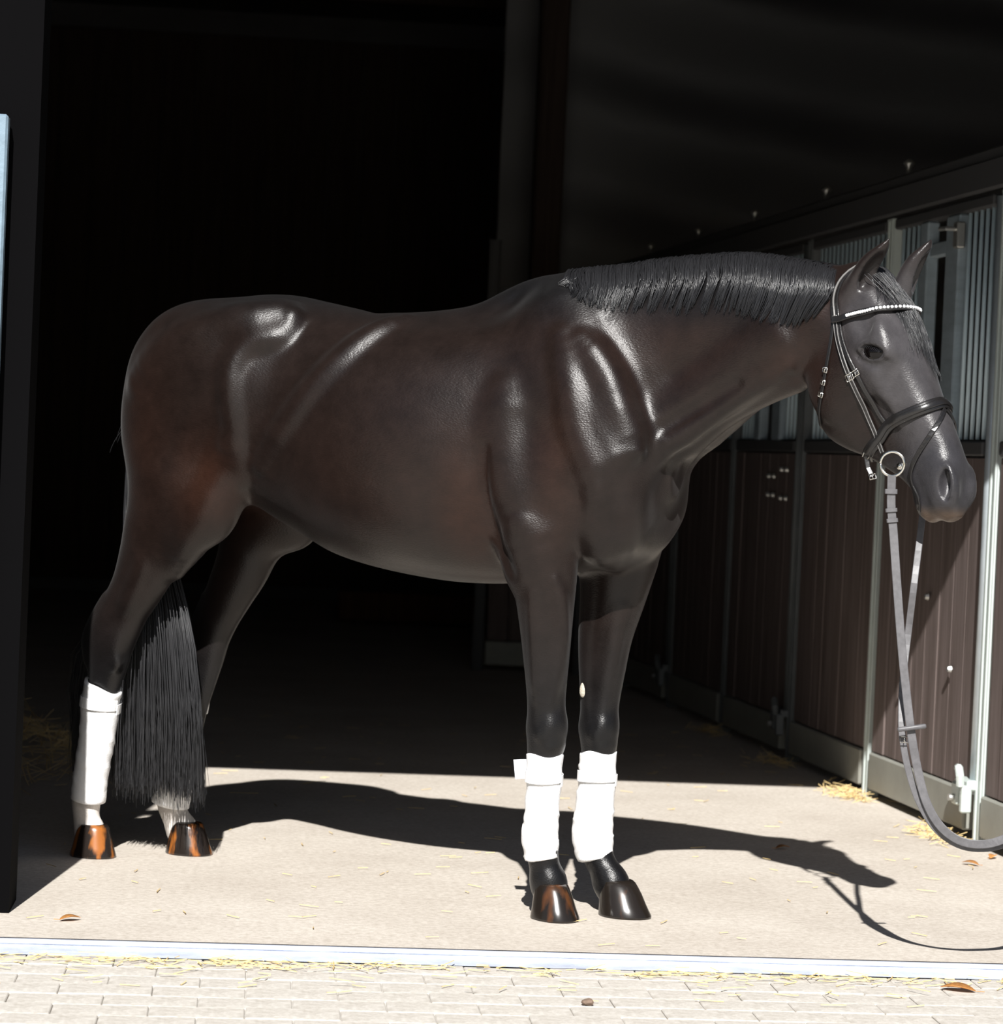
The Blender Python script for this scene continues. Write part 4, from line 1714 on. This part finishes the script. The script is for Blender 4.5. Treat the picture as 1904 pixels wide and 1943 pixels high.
def stall_door(s0, label, group=None, lit=False, L_=1.12):
    r = empty('stall_door', tuple(SA + SU * s0), SZ)
    tag(r, label, 'stall door', group)
    mg = m_post_sun if lit else m_post  # lit door keeps the light steel, others get the shade-darkened copy
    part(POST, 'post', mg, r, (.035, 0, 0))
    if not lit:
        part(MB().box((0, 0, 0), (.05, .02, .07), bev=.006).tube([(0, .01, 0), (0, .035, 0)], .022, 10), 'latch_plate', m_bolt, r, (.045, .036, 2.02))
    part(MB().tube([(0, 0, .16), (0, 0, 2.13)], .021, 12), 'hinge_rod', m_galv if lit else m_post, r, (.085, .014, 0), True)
    d = L_ - 1.12
    planks(r, .115, L_ - .02, 7 if d == 0 else 8)
    w_, c_ = .95 + d, .625 + d / 2
    part(MB().box((0, 0, 0), (w_, .046, .135), bev=.006), 'bottom_channel', m_chan, r, (c_, .008, .0985))
    part(MB().box((0, 0, 0), (w_, .05, .05), bev=.006), 'middle_rail', m_rail, r, (c_, 0, 1.30))
    part(MB().box((0, 0, 0), (w_, .05, .04), bev=.006), 'header_rail', m_rail, r, (c_, 0, 2.125))
    # grille with a feeding gap between two flat uprights
    bars(r, list(np.arange(.342 + d, .10, -.0575)) + list(np.arange(.83, 1.10, .0575) + d))
    part(MB().box((0, 0, 0), (.135, .045, .78), bev=.006), 'upright', m_galv3, r, (.445 + d, .004, 1.715))
    part(MB().box((0, 0, 0), (.085, .045, .78), bev=.006), 'upright', m_galv3, r, (.752 + d, .004, 1.715))
    part(MB().box((0, 0, 0), (.20, .035, .05), bev=.005), 'gap_rail', m_galv3, r, (.61 + d, 0, 2.0))
    la = part(MB().box((0, 0, 0), (.05, .03, .09), bev=.005).tube([(0, .01, .02), (0, .05, .02), (.03, .06, .02)], .008, 8), 'latch', m_bolt, r, (.37 + d, .028, 2.03))
    bracket(r, .115, .19, mg)
    bolts(r, [(.22, 1.20), (.30, 1.20), (.22, 1.08), (.30, 1.08), (.42, 1.17), (.50, 1.17), (.42, 1.09), (.50, 1.09)] if not lit else [(.35, .55), (.62, .78), (.85, .45)])
    return r


GP = 'stall fronts along the right side of the aisle'
stall_panel(-2.285, 'barred stall panel cut by the right edge of the picture', group=None)
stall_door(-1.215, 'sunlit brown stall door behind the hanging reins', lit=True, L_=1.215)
stall_panel(0.0, 'brown boarded stall panel just left of the sunlit door, in shade behind the horse head', mp=m_post_sun)
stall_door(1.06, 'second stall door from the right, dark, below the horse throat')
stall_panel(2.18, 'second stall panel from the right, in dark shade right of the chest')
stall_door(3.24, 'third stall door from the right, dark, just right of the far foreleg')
stall_panel(4.36, 'furthest stall panel of the row, hidden behind the chest and forelegs')
# posts that stand above the rail, knobs
rail = empty('top_rail', tuple(SA + SU * -2.28), SZ)
tag(rail, 'long dark rail along the top of the stall fronts', 'rail')
part(MB().box((3.8, 0, 0), (7.7, .08, .07), bev=.008), 'upper_beam', m_rail, rail, (0, 0, 2.262))
part(MB().box((3.8, .035, 0), (7.7, .03, .10), bev=.006), 'lower_beam', m_rail, rail, (0, 0, 2.206))
kb = part(MB().tube([(0, 0, 0), (0, 0, .03), (0, 0, .045), (0, 0, .06)], [.012, .012, .024, .008], 10), 'knob', m_bolt, rail, (2.2, 0, 2.30), True)
for s_ in (3.26, 4.38, 5.44, 6.5):
    clone(kb, (s_, 0, 2.30))
lp = None if True else part(MB().box((0, 0, 0), (.05, .03, .07), bev=.008).tube([(0, .01, 0), (0, .045, 0)], .022, 10), 'latch_plate', m_bolt, rail, (3.28, .07, 2.02))

# end of the aisle: a short stall front that faces the door
ep = np.array([-.071, 14.797, 0])
gate = stall_panel(0, 'short stall front closing the aisle end, seen under the belly and above the withers', L_=.56, mp=m_rail, loc=(.50, 14.72, 0), rz=math.radians(175))
part(channel_post(2.40, .06), 'end_post', m_rail, gate, (.60, .0, 0))

# timber post and hanging tarpaulin at the back right
tp = empty('timber_post', (.19, 15.8, 0), BZ)
tag(tp, 'brown timber post at the back of the barn beside the hanging tarpaulin', 'post')
part(MB().box((0, 0, 2.25), (.17, .17, 4.5), bev=.012), 'shaft', m_beam, tp, (0, 0, 0))
part(MB().box((0, 0, .12), (.25, .25, .24), bev=.012), 'foot', m_wall, tp, (0, 0, 0))

m_tarp = mat('grey_tarpaulin', (.25, .25, .255), rough=.7, spec=.2)
NX, NZ = 70, 90
V, Fc = [], []
for k in range(NZ + 1):
    for i in range(NX + 1):
        u, v = i / NX, k / NZ
        x = .32 + 4.2 * u
        z = 1.2 + 3.4 * v
        # swags hung from the upper left corner
        sag = v * 6.2 + 1.9 * u - 1.0 * u * u
        y = .22 * math.sin(sag * 4.2) * (.25 + .75 * min(1, u * 4)) * (1 - .45 * u) + .03 * math.sin(u * 23 + v * 3)
        V.append((x, 16.1 + y, z))
for k in range(NZ):
    for i in range(NX):
        a = k * (NX + 1) + i
        Fc.append((a, a + 1, a + NX + 2, a + NX + 1))
tarp = mesh_obj('hanging_tarpaulin', V, Fc, m_tarp, None, True)
tarp.location = (0, .2, 0)
tarp.rotation_euler = (0, 0, math.radians(1.5))
tag(tarp, 'grey tarpaulin hanging in slanting folds at the back of the barn', 'tarpaulin')
mesh_ = MB()
mesh_.tube([(.32, 16.1, 4.60), (4.5, 16.1, 4.60)], .02, 8).build('hanging_rod', m_rail, tarp)

# reddish beam lying at the far end, seen under the belly
rb = empty('timber_beam', (-.55, 18.2, 0), BZ)
tag(rb, 'reddish timber beam lying on the dark floor far behind the belly', 'beam')
part(MB().box((0, 0, .13), (1.1, .16, .20), bev=.01), 'beam_body', m_red, rb, (0, 0, 0))
part(MB().box((-.4, 0, .016), (.08, .22, .032)).box((.4, 0, .016), (.08, .22, .032)), 'packing_block', m_beam, rb, (0, 0, 0))

# ------------------------------------------------------------------ sliding door at the left
dl = empty('sliding_door', bw((BM.inverted() @ Vector(depth_at(20, 215, 6.60)))[0] - .115, .325), BZ)
tag(dl, 'open sliding door at the left edge with a pale blue galvanised frame', 'door')
part(MB().box((-.05, 0, 1.005), (.10, .05, 1.99), bev=.006), 'frame_upright', m_galv2, dl, (.115, -.03, 0))
part(MB().box((-.62, 0, 1.96), (1.0, .045, .06), bev=.006), 'frame_rail', m_galv2, dl, (.0, -.03, 0))
for i in range(7):
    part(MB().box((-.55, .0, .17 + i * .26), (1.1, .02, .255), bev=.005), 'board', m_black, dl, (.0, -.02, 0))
for z in (.35, 1.85):
    part(BOLT, 'bolt', m_rail, dl, (.085, -.055, z)).rotation_euler = (0, 0, math.pi)

# ------------------------------------------------------------------ straw, leaves, pebble
m_straw = mat('straw', (.62, .46, .22), rough=.7, spec=.3, noise=(30, .3))


def straw(name, spots, label, parent=None):
    """spots: (x, y, z, length, yaw, pitch) in world space -> thin bent stalks"""
    V, Fc = [], []
    for (x, y, z, L_, a, t) in spots:
        d = np.array([math.cos(a) * math.cos(t), math.sin(a) * math.cos(t), math.sin(t)])
        s_ = np.array([-math.sin(a), math.cos(a), 0]) * .0016
        u = np.array([0, 0, .0016])
        c = np.array([x, y, z])
        b = len(V)
        for k, bend in ((-.5, 0), (0, .1 * L_ * (1 if b % 2 else -1)), (.5, 0)):
            p = c + d * L_ * k + s_ * (bend / .0016) * .25
            V += [p - s_, p + u, p + s_]
        for k in (0, 3):
            for e in range(3):
                Fc.append((b + k + e, b + k + (e + 1) % 3, b + k + 3 + (e + 1) % 3, b + k + 3 + e))
    o = mesh_obj(name, V, Fc, m_straw)
    tag(o, label, 'straw', kind='stuff')
    return o


sp = []
for _ in range(900):                       # drift along the outside of the sill
    x = rng.uniform(-1.9, 2.0)
    dens = .35 + .65 * math.exp(-((x + .72) / .36) ** 2) + .4 * math.exp(-((x - .55) / .3) ** 2)
    if rng.uniform() > dens:
        continue
    y = -.07 - abs(rng.normal(0, .045)) - (rng.uniform() < .2) * rng.uniform(0, .3)
    p = bw(x, y)
    sp.append((p[0], p[1], -.026 + abs(rng.normal(0, .005)), rng.uniform(.02, .07), rng.normal(BZ, .6), rng.normal(0, .1)))
for _ in range(260):                       # scattered on the slab
    p = bw(rng.uniform(-1.5, 1.7), rng.uniform(.1, 5.5))
    sp.append((p[0], p[1], .004, rng.uniform(.02, .06), rng.uniform(0, 3.1), 0))
for _ in range(420):                       # heaps at the foot of the stall fronts
    s_ = rng.choice([-.02, .02, -1.0, -1.05, 1.0, 2.1]) + rng.normal(0, .10)
    p = SA + SU * s_ + SN * (.06 + abs(rng.normal(0, .05)))
    sp.append((p[0], p[1], .004 + abs(rng.normal(0, .010)), rng.uniform(.03, .09), rng.uniform(0, 6.2), rng.normal(.1, .25)))
straw('loose_straw', sp, 'loose yellow straw strewn along the sill and the foot of the stalls')
sp = []
for _ in range(900):
    a = rng.normal(0, .28)
    b = rng.normal(0, .45)
    h_ = max(.02, .42 * math.exp(-(a / .3) ** 2 - (b / .5) ** 2) * rng.uniform(.3, 1))
    p = bw(-1.75 + a, 3.6 + b)
    sp.append((p[0], p[1], h_, rng.uniform(.08, .22), rng.uniform(0, 6.2), rng.normal(0, .4)))
o = straw('hay_heap', sp, 'dim heap of hay in the dark corner behind the left jamb')
o['category'] = 'hay'

m_leaf = mat('dry_leaf', (.50, .22, .06), rough=.6, noise=(60, .4))


def leaf(px, py, z, L_, yaw, label):
    p = ground_at(px, py, z)
    V, Fc = [], []
    n = 8
    for k in range(n + 1):
        t = k / n
        w = .32 * L_ * math.sin(math.pi * min(1, t * .98 + .02)) ** .8 * (1 - .3 * t)
        zc = .006 * math.sin(t * 2.6) + .002
        V += [(L_ * (t - .5), -w, zc + .35 * w), (L_ * (t - .5), 0, zc), (L_ * (t - .5), w, zc + .30 * w)]
    for k in range(n):
        for j in (0, 1):
            a = k * 3 + j
            Fc.append((a, a + 1, a + 4, a + 3))
    o = mesh_obj('dry_leaf', V, Fc, m_leaf, None, True)
    md = o.modifiers.new('thick', 'SOLIDIFY')
    md.thickness = .0008
    o.location = p
    o.rotation_euler = (0, 0, yaw)
    st = MB().tube([(-L_ * .5, 0, .003), (-L_ * .75, .004, .004)], .0009, 5).build('stalk', m_leaf, o)
    tag(o, label, 'leaf', 'dry leaves on the ground')
    return o


leaf(1486, 1611, .002, .050, .4, 'small orange leaf lying beside the shadow of the horse head')
leaf(1842, 1641, .002, .055, 2.6, 'orange leaf on the floor below the slack reins at the right')
leaf(133, 1746, .002, .055, .5, 'orange leaf near the sill in front of the near hind hoof')
leaf(1818, 1880, -.027, .085, 2.9, 'long orange leaf outside the sill at the lower right')
leaf(1885, 1628, .002, .05, 1.1, 'yellowish leaf at the right edge under the reins')
m_stone = mat('brown_stone', (.16, .11, .08), rough=.8, noise=(80, .3), bump=(90, .3))
bm = bmesh.new()
bmesh.ops.create_icosphere(bm, subdivisions=2, radius=.012)
for v in bm.verts:
    v.co = Vector((v.co.x * 1.2, v.co.y, v.co.z * .7)) * (1 + .15 * math.sin(v.co.x * 300 + v.co.y * 200))
me = bpy.data.meshes.new('pebble')
bm.to_mesh(me)
bm.free()
me.materials.append(m_stone)
o = bpy.data.objects.new('pebble', me)
COL.objects.link(o)
o.location = tuple(ground_at(1115, 1908, -.0285) + np.array([0, 0, .008]))
tag(o, 'small brown stone on the pale paving in front of the sill', 'stone')
print('script time', round(_time.time() - _t0, 1))
